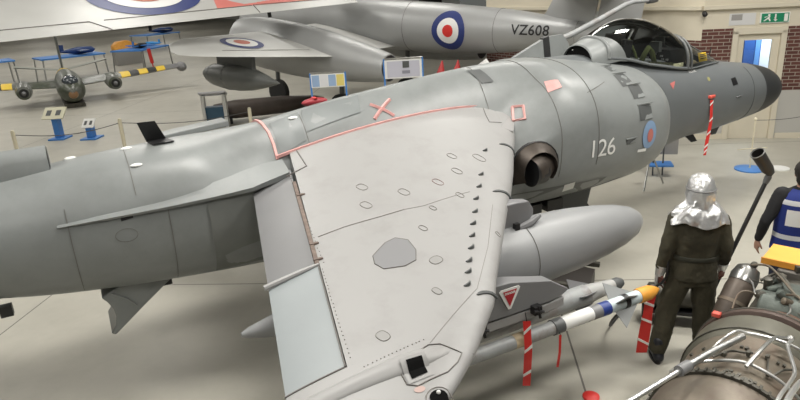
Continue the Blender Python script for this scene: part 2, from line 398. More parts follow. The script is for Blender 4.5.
# centre and rear fuselage with the intake cowls
FB = [(-3.66, 2.40, 1.10, .90, 2.4), (-3.76, 2.46, 1.05, .955, 2.4), (-3.95, 2.51, 1.0, 1.005, 2.4), (-4.25, 2.56, .97, 1.045, 2.4), (-4.7, 2.63, .94, 1.07, 2.4), (-5.2, 2.68, .92, 1.06, 2.4), (-5.8, 2.69, .92, .97, 2.5), (-6.4, 2.66, .92, .90, 2.6),
      (-7.2, 2.585, .92, .86, 2.7), (-8.0, 2.50, .94, .82, 2.7), (-8.7, 2.40, .96, .77, 2.4), (-9.2, 2.36, .97, .73, 2.3), (-9.8, 2.335, 1.0, .67, 2.25), (-10.4, 2.30, 1.05, .60, 2.2), (-11.0, 2.24, 1.13, .53, 2.1), (-11.8, 2.18, 1.3, .43, 2),
      (-12.6, 2.14, 1.5, .3, 2), (-13.6, 2.1, 1.72, .16, 2), (-14.2, 2.05, 1.85, .07, 2)]
DROP = [(-9.4, 0), (-9.0, .12), (-8.7, .27), (-8.3, .30), (-7.4, .28), (-6.6, .36), (-6.2, .34), (-5.9, .2), (-5.4, 0)]
def drop(tab, x, y):
    return 0 if tab is not FB else interp(DROP, x) * min((y / .4) ** 2, 1.6)
def sect(tab, x, n=48, th=None):
    zt, zb, hw, e = smoothi(tab, x)
    zc = zb + (zt - zb) * .5; hh = (zt - zb) / 2; ring = []
    for k in range(n):
        a = 2 * PI * k / n if th is None else th
        c, s = math.cos(a), math.sin(a)
        yy = hw * math.copysign(abs(c) ** (2 / e), c)
        ring.append(Vector((x, yy, zc + hh * math.copysign(abs(s) ** (2 / e), s) - (drop(tab, x, yy) * min(1, s * 3) if s > 0 else 0))))
    return ring
def side_y(tab, x, z):          # starboard skin at height z
    zt, zb, hw, e = smoothi(tab, x); zc = (zt + zb) / 2; hh = (zt - zb) / 2
    t = min(abs((z - zc) / hh), .999); return -hw * (1 - t ** e) ** (1 / e)
def top_z(tab, x, y):
    zt, zb, hw, e = smoothi(tab, x); zc = (zt + zb) / 2; hh = (zt - zb) / 2
    t = min(abs(y / hw), .999); return zc + hh * (1 - t ** e) ** (1 / e) - drop(tab, x, y)
def frange(a, b, n): return [a + (b - a) * i / (n - 1) for i in range(n)]
mb = MB().loft([sect(FA, x) for x in [-.15, -.158, -.17, -.19, -.215, -.24] + frange(-.27, -1.0, 12)], cap=True)
build('radome', mb, RADOME, JET)
nose = build('nose_section', MB().loft([sect(FA, x) for x in frange(-1.0, -5.0, 40)]), G_NOSE, JET)
def cut(x): return sect(FB, x)
fus = build('fuselage', MB().loft([sect(FB, x, 64) for x in [-3.68, -3.72, -3.78, -3.86, -3.95, -4.1, -4.25, -4.4] + frange(-4.55, -14.2, 70)]), G_BODY, JET)
# intake lip: rounded edge bending inward, dark duct inside
r0 = sect(FB, -3.68, 64); rings = []
for dx, k in ((0, 1.0), (.02, .985), (.03, .96), (.015, .93), (-.05, .91), (-.35, .88)):
    cc = Vector((0, 0, 1.69)); rings.append([Vector((p.x + dx, p.y * k, cc.z + (p.z - cc.z) * k)) for p in r0])
build('intake_lip', MB().loft(rings, cap=False), G_BODY, fus)
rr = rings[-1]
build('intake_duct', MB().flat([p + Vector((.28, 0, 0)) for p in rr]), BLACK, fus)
# ---- decals lying on the skin
def sidef(tab, off=.006, k=1):
    return lambda x, z: Vector((x, k * (side_y(tab, x, z) - off), z))
def patch_side(tab, pts, off=.006, sub=4):
    """polygon on the starboard skin, given as (x, z)"""
    bm = bmesh.new(); vs = [bm.verts.new((p[0], 0, p[1])) for p in pts]; bm.faces.new(vs)
    bmesh.ops.triangulate(bm, faces=bm.faces)
    for _ in range(sub): bmesh.ops.subdivide_edges(bm, edges=[e for e in bm.edges if e.calc_length() > .04], cuts=1)
    bmesh.ops.triangulate(bm, faces=bm.faces)
    for i, v in enumerate(bm.verts): v.index = i
    mb = MB(); mb.add([Vector((v.co.x, side_y(tab, v.co.x, v.co.z) - off, v.co.z)) for v in bm.verts], [tuple(v.index for v in f.verts) for f in bm.faces]); bm.free(); return mb
def line_side(tab, pts, wd_=.006, off=.004):
    mb = MB(); P3 = []
    for (a, b) in zip(pts, pts[1:]):
        n = max(2, int(math.hypot(a[0] - b[0], a[1] - b[1]) / .05))
        P3 += [Vector((a[0] + (b[0] - a[0]) * i / n, 0, a[1] + (b[1] - a[1]) * i / n)) for i in range(n)]
    P3.append(Vector((pts[-1][0], 0, pts[-1][1])))
    for p in P3: p.y = side_y(tab, p.x, p.z) - off
    return mb.tube(P3, wd_ / 2, 4)
sl = Vector((0, 0, 0))
def num(x, y):
    x0, z0 = -4.99, 1.70
    X = x0 + x; Zz = z0 + y - .03 * x
    return Vector((X, side_y(FB, X, Zz) - .008, Zz))
build('side_number', text_mb('126', .30, num, bold=.0, space=.92), WHITE, fus)
def disc_pts(x, z, rx, rz, n=28, tilt=0): return [(x + rx * math.cos(2 * PI * k / n), z + rz * math.sin(2 * PI * k / n)) for k in range(n)]
build('roundel_ring', patch_side(FB, disc_pts(-4.19, 1.735, .13, .175), .007), PBLUE, fus)
build('roundel_centre', patch_side(FB, disc_pts(-4.18, 1.725, .055, .085), .012), mat('faded_red_marking', (.50, .16, .13), .5), fus)
build('side_stripe_mark', patch_side(FB, [(-4.38, 1.545), (-4.22, 1.53), (-4.22, 1.57), (-4.38, 1.58)], .009), WHITE, fus)
# blow-in doors round the starboard cowl
for i, (x, z, dx, dz) in enumerate([(-4.46, 2.49, .15, .045), (-4.50, 2.335, .23, .125), (-4.41, 2.19, .22, .145), (-4.37, 1.93, .23, .18), (-4.60, 1.68, .16, .06)]):
    if dx == 0: continue
    hole = patch_side(FB, [(x, z), (x + dx, z), (x + dx, z + dz), (x, z + dz)], .004)
    d = build('blow_in_door', hole, G_DARK, fus)
    # leaf lies flat; the dark triangle left beside it is painted shading
    a = Vector((x + .015, side_y(FB, x, z + dz) - .008, z + dz - .02)); b = Vector((x + dx * .75, side_y(FB, x + dx, z + dz) - .008, z + dz - .02))
    c = Vector((x + dx * .75, side_y(FB, x + dx, z) - .006, z + .01)); 
    build('door_leaf', MB().prism([Vector((x + dx * .35, side_y(FB, x + dx * .35, z) - .010, z + .006)), Vector((x + dx * .98, side_y(FB, x + dx, z) - .010, z + .006)), Vector((x + dx * .98, side_y(FB, x + dx, z + dz) - .010, z + dz - .006))], (0, .004, 0)), G_BODY, d, smooth=False)
    hingel = MB().box((x + dx / 2, side_y(FB, x + dx / 2, z + dz) - .01, z + dz + .008), (dx + .02, .012, .014))
    build('door_hinge', hingel, G_BODY, d, smooth=False)
# panel seams
mb = MB()
for pts in ([(-5.72, 2.62), (-5.70, 2.2), (-5.66, 1.9)],):
    pass
def line_top(tab, pts, wd_=.006, off=.003):
    P3 = []
    for (a, b) in zip(pts, pts[1:]):
        n = max(2, int(math.hypot(a[0] - b[0], a[1] - b[1]) / .05))
        P3 += [(a[0] + (b[0] - a[0]) * i / n, a[1] + (b[1] - a[1]) * i / n) for i in range(n)]
    P3.append(pts[-1]); return MB().tube([Vector((x, y, top_z(tab, x, y) + off)) for x, y in P3], wd_ / 2, 4)
def ring_seam(tab, x, a0, a1, wd_=.006, lean=0):
    pts = []
    for i in range(25):
        a = math.radians(a0 + (a1 - a0) * i / 24); q = sect(tab, x + lean * math.sin(a), th=a, n=1)[0]
        zt, zb, hw, e = smoothi(tab, x); c0 = Vector((q.x, 0, (zt + zb) / 2)); pts.append(q + (q - c0).normalized() * .003)
    return MB().tube(pts, wd_ / 2, 4)
for x, a0, a1 in ((-5.55, 60, 200), (-5.05, 80, 195), (-6.15, 80, 150), (-10.57, 150, 235), (-9.77, 165, 235), (-9.0, 150, 180), (-10.0, 80, 150), (-8.30, 95, 145)):
    build('panel_seam', ring_seam(FB, x, -a0 + 180 + 0 if False else a0 + 0, a1), SEAM, fus)
build('panel_seam', line_side(FB, [(-5.3, 1.08), (-4.9, 1.1), (-4.4, 1.17)]), SEAM, fus)
build('panel_seam', line_side(FB, [(-5.1, 2.35), (-4.75, 2.42)]), SEAM, fus)
build('dark_slot', patch_side(FB, [(-10.16, 1.83), (-10.06, 1.845), (-10.06, 1.875), (-10.16, 1.86)]), BLACK, fus)
build('access_panel', line_side(FB, disc_pts(-10.14, 1.70, .09, .06) + [(-10.05, 1.70)], .004), SEAM, fus)
build('heat_shield_and_shadow', patch_side(FB, [(-9.44, 1.86), (-9.30, 1.93), (-8.8, 1.93), (-8.8, 1.15), (-9.42, 1.10)], .014), mat('heat_shield_steel_shaded', (.17, .178, .17), .5, var=.1), fus)  # steel panel, its dark tone also carrying the shadow behind the wing root
# red walkway lines on the spine
build('red_line', MB().tube([Vector((x, y, top_z(FB, x, y) + .005)) for x, y in ((-8.72, .15), (-8.71, .05), (-8.70, -.05), (-8.689, -.114), (-8.667, -.218), (-8.658, -.315), (-8.66, -.40))], .019, 4), PINK, fus)
for a, b in (((-7.54, -.235), (-7.32, -.36)), ((-7.30, -.235), (-7.55, -.35))):
    pts = [(a[0] + (b[0] - a[0]) * i / 8, a[1] + (b[1] - a[1]) * i / 8) for i in range(9)]
    build('red_cross_stroke', MB().tube([Vector((x, y, top_z(FB, x, y) + .006)) for x, y in pts], .020, 4), PINK, fus)
def top_poly(pts, off=.006, tab=FB):
    bm = bmesh.new(); bm.faces.new([bm.verts.new((p[0], p[1], 0)) for p in pts]); bmesh.ops.triangulate(bm, faces=bm.faces)
    for _ in range(4): bmesh.ops.subdivide_edges(bm, edges=[e for e in bm.edges if e.calc_length() > .05], cuts=1)
    bmesh.ops.triangulate(bm, faces=bm.faces)
    for i, v in enumerate(bm.verts): v.index = i
    mb = MB(); mb.add([Vector((v.co.x, v.co.y, top_z(tab, v.co.x, v.co.y) + off)) for v in bm.verts], [tuple(v.index for v in f.verts) for f in bm.faces]); bm.free(); return mb
build('spine_panel', top_poly([(-8.256, -.075), (-8.302, -.299), (-7.672, -.28), (-7.608, -.09)], .010), SPINEP, fus)
build('spine_panel', top_poly([(-8.62, -.13), (-8.30, -.09), (-8.327, -.346), (-8.62, -.385)], .010), SPINEP, fus)
build('dark_vent', top_poly([(-6.228, -.109), (-6.057, -.146), (-5.984, -.318), (-6.129, -.286)], .008), G_DARK, fus)
build('pink_patch', top_poly([(-5.514, -.637), (-5.389, -.731), (-5.403, -.816), (-5.552, -.754)], .006), PINK, fus)
build('red_mark', MB().tube([Vector(p) + Vector((0, -.004, .006)) for p in ((-5.919, -.572, 2.244), (-5.831, -.659, 2.256), (-5.883, -.762, 2.13), (-5.992, -.686, 2.111), (-5.919, -.572, 2.244))], .020, 4), PINK, fus)
# bits on the spine
b_ = thing
bl = MB().prism([(-9.78, .06, 2.345), (-9.60, .06, 2.35), (-9.68, .0, 2.545), (-9.84, .0, 2.55)], (0, -.02, .004))
bl.prism([(-9.78, .06, 2.345), (-9.60, .06, 2.35), (-9.55, -.12, 2.345), (-9.74, -.12, 2.34)], (0, 0, .012))
build('raised_vent_door', bl, BLACK, fus, smooth=False)
for x, y in ((-9.97, -.01), (-10.45, .12), (-9.936, -.37), (-8.37, -.14)):
    build('light_blister', MB().ball((x, y, top_z(FB, x, y)), .03, (1.8, 1, .6)), WHITE, fus)
mb = MB()
for (x0, zt, ht) in ((0, 0, 0),): pass
fin_front = [[Vector((x, y * k, z)) for y, z in ((-.13, 2.18), (-.13, 2.36), (-.09, 2.44), (0, 2.465), (.09, 2.44), (.13, 2.36), (.13, 2.18))] for x, k in ((-10.62, 1), (-11.2, 1), (-12.4, .7))]
build('ram_air_intake', MB().loft(fin_front), G_BODY, fus, auto=50)
build('intake_mouth', MB().flat([Vector((-10.612, y * .85, z)) for y, z in ((-.12, 2.27), (-.12, 2.36), (-.08, 2.43), (0, 2.45), (.08, 2.43), (.12, 2.36), (.12, 2.27))]), G_BODY, fus)
mb = MB(); mb.loft([[Vector((x + dx, y, z)) for x, y in ((-11.4 , 0), (-12.2, .07), (-13.8, 0), (-12.2, -.07))] for z, dx in ((2.1, 0), (2.5, -.3))])
mb = MB(); mb.loft([[Vector((xl, 0, z)), Vector(((xl * .6 + xt * .4), .07 * k, z)), Vector((xt, 0, z)), Vector(((xl * .6 + xt * .4), -.07 * k, z))] for z, xl, xt, k in ((2.1, -11.4, -13.6, 1), (2.6, -11.9, -13.7, .9), (3.6, -13.1, -14.2, .5))])
build('tail_fin', mb, G_BODY, JET)
for sgn in (-1, 1):
    mb = MB(); mb.loft([[Vector((xl, y * sgn, z)), Vector(((xl + xt) / 2, y * sgn, z + .05 * k)), Vector((xt, y * sgn, z)), Vector(((xl + xt) / 2, y * sgn, z - .05 * k))] for y, z, xl, xt, k in ((.2, 2.05, -12.2, -13.6, 1), (1.0, 1.85, -12.8, -13.9, .7), (2.1, 1.55, -13.5, -14.1, .3))])
    build('tailplane', mb, G_BODY, JET)
# ---- wings
TANA = math.tan(math.radians(11)); ZC = 2.100
XLE = [(-3.90, -9.45), (-3.87, -9.2), (-3.80, -9.0), (-3.70, -8.77), (-3.61, -8.635), (-3.46, -8.425), (-3.24, -8.173), (-3.08, -7.99), (-2.9, -7.851), (-1.96, -7.019), (-1.877, -6.932), (-1.485, -6.60), (-1.18, -6.36), (-.7, -5.97), (-.3, -5.66)]
def xle(y): return interp(XLE, y)
def xte(y): return -9.03 + .225 * (y + .78) - (0 if y > -3.8 else (y + 3.8) * 2.0)
def xh(y): return -8.59 + .235 * (y + .66)
TT = [(-3.9, .05), (-3.3, .12), (-2.2, .19), (-1.3, .28), (-.7, .36), (-.3, .38)]
def wtop(x, y):
    a, b = xte(y), xle(y); c = min(max((x - a) / (b - a), 0), 1)
    t = interp(TT, y)
    s = 1.62 * (c ** .85) * ((1 - c) ** .42)
    return ZC + y * TANA + t * s
def wbot(x, y):
    a, b = xte(y), xle(y); c = min(max((x - a) / (b - a), 0), 1)
    return ZC + y * TANA - .35 * interp(TT, y) * (c ** .9) * ((1 - c) ** .4) - .012
def wing_mesh(y0, y1, ny, fx0, fx1, sgn=1, nc=26, dz=lambda x, y: 0):
    ringsv = []
    for y in frange(y0, y1, ny):
        A, B = fx0(y), fx1(y); xs = [A + (B - A) * (.5 - .5 * math.cos(PI * i / nc)) if fx1 is xle else A + (B - A) * i / nc for i in range(nc + 1)]
        ring = [Vector((x, y * sgn, wtop(x, y) + dz(x, y))) for x in xs] + [Vector((x, y * sgn, wbot(x, y) + dz(x, y))) for x in reversed(xs)]
        ringsv.append(ring)
    return MB().loft(ringsv)
def make_wing(sgn, nm):
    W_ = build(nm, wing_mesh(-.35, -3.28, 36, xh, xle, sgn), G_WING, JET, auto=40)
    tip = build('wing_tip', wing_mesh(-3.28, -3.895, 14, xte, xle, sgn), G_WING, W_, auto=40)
    droop = lambda x, y: -.18 * max(0, xh(y) - .03 - x) - .012
    droop2 = lambda x, y: -.06 * max(0, xh(y) - x) - .004
    build('flap', wing_mesh(-.72, -2.235, 16, xte, lambda y: xh(y) - .035, sgn, 10, droop), G_FLAP, W_)
    build('aileron', wing_mesh(-2.26, -3.265, 12, xte, lambda y: xh(y) - .012, sgn, 10, droop2), G_AIL, W_)
    return W_
SW = make_wing(1, 'starboard_wing')
PW = make_wing(-1, 'port_wing')
def wl(pts, r=.004, off=.002, m=SEAM, nm='panel_seam', step=.06):
    P3 = []
    for a, b in zip(pts, pts[1:]):
        n = max(1, int(math.hypot(a[0] - b[0], a[1] - b[1]) / step))
        P3 += [(a[0] + (b[0] - a[0]) * i / n, a[1] + (b[1] - a[1]) * i / n) for i in range(n)]
    P3.append(pts[-1])
    return build(nm, MB().tube([Vector((x, y, wtop(x, y) + off)) for x, y in P3], r, 4), m, SW)
def wpoly(pts, off=.004):
    bm = bmesh.new(); bm.faces.new([bm.verts.new((p[0], p[1], 0)) for p in pts]); bmesh.ops.triangulate(bm, faces=bm.faces)
    for _ in range(3): bmesh.ops.subdivide_edges(bm, edges=[e for e in bm.edges if e.calc_length() > .06], cuts=1)
    bmesh.ops.triangulate(bm, faces=bm.faces)
    for i, v in enumerate(bm.verts): v.index = i
    mb = MB(); mb.add([Vector((v.co.x, v.co.y, wtop(v.co.x, v.co.y) + off)) for v in bm.verts], [tuple(v.index for v in f.verts) for f in bm.faces]); bm.free(); return mb
MARKS = {}

VG_ = [(-6.791, -1.272), (-7.115, -1.663), (-7.259, -1.838), (-7.402, -1.998), (-7.528, -2.164), (-7.648, -2.31), (-7.754, -2.451), (-7.853, -2.582), (-7.962, -2.715), (-8.043, -2.823), (-8.133, -2.944)]
PATCH_ = [(-8.589, -2.382), (-8.435, -2.279), (-8.337, -2.258), (-8.261, -2.327), (-8.271, -2.467), (-8.333, -2.575), (-8.44, -2.602), (-8.59, -2.561), (-8.619, -2.476)]
FAIR_ = [(-8.952, -3.464), (-8.779, -3.375), (-8.694, -3.351), (-8.62, -3.37), (-8.555, -3.438), (-8.523, -3.467), (-8.585, -3.517), (-8.687, -3.565), (-8.82, -3.582), (-8.907, -3.595), (-8.961, -3.563)]
MARKC = mat('circle_mark_brown', (.19, .175, .16), .7)
MARKC2 = mat('circle_mark_red', (.24, .14, .14), .7)
for i, (x, y) in enumerate(VG_):
    z = wtop(x, y)
    d = Vector((-.9, -.42, 0)).normalized(); q = Vector((-d.y, d.x, 0))
    pts = []
    mb = MB()
    for s in range(7):
        t = s / 6; p = Vector((x, y, 0)) + d * (t - .5) * .075 + q * .018 * math.sin(t * PI)
        pts.append((p, .004 + .026 * math.sin(PI * (.15 + .75 * t))))
    for (p, h), (p2, h2) in zip(pts, pts[1:]):
        z1, z2 = wtop(p.x, p.y) - .003, wtop(p2.x, p2.y) - .003; k = q * .006
        mb.loft([[p + Vector((0, 0, z1)) - k, p + Vector((0, 0, z1)) + k, p + Vector((0, 0, z1 + h)) + k, p + Vector((0, 0, z1 + h)) - k], [p2 + Vector((0, 0, z2)) - k, p2 + Vector((0, 0, z2)) + k, p2 + Vector((0, 0, z2 + h2)) + k, p2 + Vector((0, 0, z2 + h2)) - k]])
    build('vortex_generator', mb, G_DARK, SW, smooth=False)
build('grey_patch', wpoly(PATCH_, .005), mat('patch_grey', (.215, .215, .222), .4), SW)
wl(PATCH_ + [PATCH_[0]], .004, .003)
def wcirc(x, y, rx, ry, rot=0, n=16, sq=2):
    out = []
    for k in range(n + 1):
        a = 2 * PI * k / n; c, s = math.cos(a), math.sin(a)
        px, py = rx * math.copysign(abs(c) ** (2 / sq), c), ry * math.copysign(abs(s) ** (2 / sq), s)
        out.append((x + px * math.cos(rot) - py * math.sin(rot), y + px * math.sin(rot) + py * math.cos(rot)))
    return out
for (x, y, rx, ry, m_, f_) in [(-8.198, -2.636, .062, .035, SEAM, 1), (-8.376, -2.939, .032, .032, SEAM, 1), (-8.906, -3.159, .045, .04, SEAM, 1), (-7.59, -1.678, .04, .05, MARKC2, 0), (-7.205, -1.31, .04, .045, MARKC, 0),
        (-7.316, -1.568, .042, .048, MARKC, 0), (-8.229, -1.446, .045, .05, MARKC, 0), (-7.948, -1.7, .045, .05, MARKC, 0), (-8.326, -1.725, .045, .05, MARKC, 0), (-8.073, -2.236, .03, .035, MARKC, 0), (-7.519, -1.924, .03, .035, MARKC, 0),
        (-6.95, -1.40, .05, .06, MARKC, 0), (-7.85, -2.02, .025, .03, MARKC, 0), (-7.5, -2.45, .02, .02, MARKC, 0)]:
    c_ = wcirc(x, y, rx * .85, ry * 1.15, .3, 16, 2.6)
    if f_: build('inspection_panel', wpoly(c_[:-1], .003), mat('panel_pale', (.27, .267, .26), .5), SW)
    wl(c_, .0028, .002, m_, 'circle_mark', .1)
wl([(-8.844, -1.927), (-8.62, -1.92), (-8.3, -1.94), (-8.08, -1.94)], .0035, .002, MARKC)
wl([(-8.08, -1.94), (-7.9, -1.96), (-7.4, -1.90)], .002, .001, MARKC)
wl([(-7.30, -2.10), (-7.708, -2.60), (-8.086, -3.0), (-8.40, -3.18), (-8.674, -3.341)], .002, .001, MARKC)
wl([(-8.555, -3.438), (-8.44, -3.468)], .003, .002)
wl([(-8.46, -.42), (-8.50, -.80), (-8.72, -.85)], .006, .003)
wl([(-8.70, -1.0), (-8.98, -2.25)], .022, -.004, RUST, 'hinge_line')
for y in (-1.25, -2.0, -2.2):
    x = xh(y); build('hinge_bracket', MB().box((x, y, wtop(x, y) + .004), (.07, .025, .02)), RUST, SW, smooth=False)
wl([(-8.98, -2.27), (-9.215, -3.27)], .006, .0, SEAM, 'aileron_gap')
wl([(-9.225, -3.275), (-9.6, -3.285)], .006, .002)
# light rod between flap and aileron
mb = MB().tube([Vector((x, -2.25, wtop(x, -2.25) + dz)) for x, dz in ((-8.97, .0), (-9.1, -.004), (-9.39, -.01))], [.012, .02, .022], 8)
build('flap_end_fairing', mb, G_WING, SW)
wl([(-8.46, -.40), (-8.31, -.404), (-7.916, -.395), (-7.45, -.392), (-6.894, -.387), (-6.195, -.38)], .020, .002, PINK, 'red_line', .05)
wl([(-8.66, -.40), (-8.46, -.40)], .020, .002, PINK, 'red_line')
g_ = bmesh.new()
for p in [(-6.25, -.34, 2.262), (-5.86, -.36, 2.235), (-5.835, -.50, 2.19), (-5.84, -.53, 2.07), (-6.10, -.84, 2.04), (-6.28, -.84, 2.10), (-6.3, -.84, 2.0), (-5.9, -.35, 1.98), (-6.1, -.8, 1.96)]: g_.verts.new(p)
bmesh.ops.convex_hull(g_, input=g_.verts)
for i, v in enumerate(g_.verts): v.index = i
mb = MB(); mb.add([v.co.copy() for v in g_.verts], [tuple(v.index for v in f.verts) for f in g_.faces]); g_.free()
build('leading_edge_glove', mb, G_WING, SW, bevel=.012, smooth=False)
wl([(-6.19, -.38), (-6.30, -.60), (-6.36, -.75), (-6.08, -.72)], .004, .002, SEAM)
# outrigger fairing on the wing: long rounded hump
rings = []
for x, hw, h in [(-9.75, .05, .025), (-9.5, .055, .035), (-9.2, .06, .04), (-8.95, .07, .045), (-8.75, .06, .035), (-8.62, .04, .02), (-8.55, .012, .0)]:
    yc = -3.42; zb_ = min(wtop(x, yc - hw), wtop(x, yc + hw)) if x > -9.6 else wtop(-9.6, yc) - .02
    rings.append([Vector((x, yc + hw * math.cos(PI * k / 10), (wtop(x, yc + hw * math.cos(PI * k / 10)) if x > xte(yc) else zb_) - .01 + h * math.sin(PI * k / 10))) for k in range(11)])
fo = build('outrigger_fairing', MB().loft(rings, closed=False, cap=False), G_WING, SW)
wl(FAIR_ + [FAIR_[0]], .0045, .003)
def hump(x, y):
    d = abs(y + 3.42) / .066; return wtop(x, y) + (.045 * math.sqrt(1 - d * d) if d < 1 else 0)
hp = [(-8.902, -3.447), (-8.797, -3.452), (-8.806, -3.536), (-8.918, -3.545)]
def hquad(p, n, off):
    P_ = [];
    for i in range(n + 1):
        for j in range(n + 1):
            u, v = i / n, j / n
            x = (p[0][0] * (1 - u) + p[1][0] * u) * (1 - v) + (p[3][0] * (1 - u) + p[2][0] * u) * v
            y = (p[0][1] * (1 - u) + p[1][1] * u) * (1 - v) + (p[3][1] * (1 - u) + p[2][1] * u) * v
            P_.append(Vector((x, y, hump(x, y) + off)))
    return MB().add(P_, [(i * (n + 1) + j, i * (n + 1) + j + 1, (i + 1) * (n + 1) + j + 1, (i + 1) * (n + 1) + j) for i in range(n) for j in range(n)])
build('opening_surround', hquad([(-8.935, -3.425), (-8.768, -3.432), (-8.775, -3.558), (-8.950, -3.568)], 8, .005), G_WING, SW)
build('square_opening', hquad(hp, 8, .010), mat('matte_black', (.006, .006, .006), .95, spec=.1), SW)
build('oval_opening', wpoly(wcirc(-8.83, -3.70, .062, .045, .2)[:-1], .007), mat('matte_black', (.006, .006, .006), .95, spec=.1), SW)
wl(wcirc(-8.83, -3.70, .085, .062, .2), .003, .003, MARKC)
build('white_fitting', MB().ball((-8.82, -3.675, wtop(-8.82, -3.675) + .01), .013), WHITE, SW)
build('red_smudge', wpoly(wcirc(-8.91, -3.62, .035, .02, .0)[:-1], .004), mat('pale_red_smudge', (.46, .33, .30), .6), SW)
# wing fences / leading edge strips
for y, L_ in ((-1.16, .2), (-1.93, .2), (-3.06, .17)):
    x0 = xle(y)
    pts = []
    for k in range(9):
        x = x0 + .015 - L_ * k / 8; zz = wtop(min(x, x0), y); pts.append(Vector((x, y + .02 * math.sin(k / 8 * PI), zz + .006)))
    build('wing_fence', MB().tube(pts, [.012, .016, .018, .018, .018, .018, .016, .012, .004], 6), G_DARK, SW)
build('rivet_rows', MB(), SEAM, SW) if False else None
random.seed(3)
for _ in range(0): pass
mb = MB()
for (xa, ya, xb, yb, n) in ((-8.72, -.86, -8.97, -2.3, 30), (-9.0, -2.32, -9.2, -3.26, 24), (-9.15, -3.33, -8.7, -3.30, 16)):
    for k in range(n):
        x = xa + (xb - xa) * k / n + .03 + random.uniform(-.003, .003); y = ya + (yb - ya) * k / n
        mb.ball((x, y, wtop(x, y)), .0055, n=5, m=3)
tag(build('rivets', mb, MARKC, SW), kind='stuff')
# fairing strake behind the wing root
rings = []
for x, yo, zt, th_, h_ in ((-10.65, -.572, 1.865, .010, .02), (-10.3, -.625, 1.88, .02, .035), (-9.8, -.692, 1.90, .025, .05), (-9.4, -.745, 1.925, .03, .09), (-9.2, -.77, 1.94, .035, .11), (-9.03, -.80, 1.96, .04, .13), (-8.85, -.82, 2.01, .05, .11), (-8.68, -.83, 2.05, .06, .08)):
    y1 = side_y(FB, x, zt + h_)
    rings.append([Vector((x, y1 + .02, zt + h_)), Vector((x, yo * .5 + y1 * .5 - .003, zt + h_ * .45)), Vector((x, yo, zt)), Vector((x, yo + .01, zt - th_)), Vector((x, -.45, zt - th_))])
build('wing_root_fairing', MB().loft(rings), G_BODY, fus, auto=60)
# underside heat shield beneath wing (hot nozzle)
def nozzle(x, z, y0, r, m_, sw=1):
    o = thing('n', None, None); bpy.data.objects.remove(o)
# cold nozzle fairing: a shroud opening on the cowl behind which the elbow nozzle points aft and down
def make_nozzle(nm, x, z, yb, r, L_, m_):
    path = [Vector((x + .22, yb + .30, z + .02)), Vector((x + .20, yb + .12, z + .01)), Vector((x + .13, yb - .02, z)), Vector((x, yb - .08, z - .01)), Vector((x - L_, yb - .10, z - .03))]
    n_ = build(nm, MB().tube(path, [r * .9, r * 1.08, r * 1.12, r * 1.08, r], 28, cap=False), m_, JET)
    e = path[-1]
    build('nozzle_liner', MB().tube([e + Vector((.003, 0, 0)), e + Vector((.12, 0, 0)), path[-2] + Vector((.05, .03, 0))], [r * .98, r * .93, r * .9], 28), BLACK, n_)
    build('vane', MB().box(e + Vector((.06, .02, 0)), (.10, .012, r * 1.7)), m_, n_, smooth=False)
    build('vane', MB().box(e + Vector((.06, 0, r * .05)), (.10, r * 1.7, .012)), m_, n_, smooth=False)
    return n_
make_nozzle('front_nozzle', -5.93, 1.62, -.90, .175, .08, NOZ)
make_nozzle('rear_nozzle', -7.9, 1.50, -.93, .22, .14, NOZ)
# shroud: brown arched scoop on the cowl skin round the front nozzle
rings = []
for k in range(19):
    a = math.radians(-35 + 250 * k / 18); ca, sa = math.cos(a), math.sin(a)
    c0 = Vector((-5.90, 0, 1.61)); p = c0 + Vector((ca * .30, 0, sa * .30)); q = c0 + Vector((ca * .21, 0, sa * .21))
    py = side_y(FB, p.x, p.z); qy = side_y(FB, q.x, q.z)
    rings.append([Vector((p.x, py + .02, p.z)), Vector((p.x, py - .012, p.z)), Vector((q.x - .02, qy - .15, q.z)), Vector((q.x - .03, qy - .10, q.z)), Vector((q.x, qy + .02, q.z))])
build('nozzle_shroud', MB().loft(rings), NOZ, fus, auto=40)
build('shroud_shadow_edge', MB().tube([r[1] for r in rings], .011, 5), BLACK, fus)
build('zero_scarf_panel', patch_side(FB, [(-6.35, 1.30), (-5.35, 1.30), (-4.75, 1.28), (-4.9, 1.06), (-6.3, 1.02)], .003), G_DARK, fus)
build('bright_plate', patch_side(FB, [(-5.42, 1.30), (-5.28, 1.32), (-5.24, 1.21), (-5.38, 1.185)], .012), WHITE, fus)
# ---- canopy, cockpit
CAN = [(-4.22, 2.82, .30), (-4.0, 2.96, .34), (-3.7, 3.04, .365), (-3.35, 3.02, .375), (-3.0, 2.91, .37), (-2.72, 2.75, .355)]
SILL = [(-4.22, 2.62), (-3.9, 2.575), (-3.52, 2.47), (-3.0, 2.37), (-2.72, 2.33), (-1.85, 2.30)]
def can_ring(x, n=17):
    zt, hw = smoothi(CAN, x); zb_ = interp(SILL, x) - .02
    return [Vector((x, -hw * math.cos(PI * k / (n - 1)) * (1 + .10 * math.sin(PI * k / (n - 1))), zb_ + (zt - zb_) * math.sin(PI * k / (n - 1)) ** .85)) for k in range(n)]
can = build('canopy', MB().loft([can_ring(x) for x in frange(-4.2, -2.74, 18)], cap=False, closed=False), GLASS, JET)
def arch(x, dx, r, nm, m_, par):
    pts = [p + Vector((dx * math.sin(PI * k / 16), 0, 0)) for k, p in enumerate(can_ring(x))]
    return build(nm, MB().tube(pts, r, 8), m_, par)
arch(-2.74, .0, .026, 'canopy_frame', G_DARK, can); arch(-2.66, .0, .018, 'canopy_frame', G_DARK, can) 
arch(-4.18, 0, .03, 'canopy_frame', G_BODY, can)
build('canopy_rail', MB().tube([Vector((x, -smoothi(CAN, x)[1] * 1.0, interp(SILL, x) - .01)) for x in frange(-4.2, -2.7, 12)], .02, 8), G_NOSE, can)
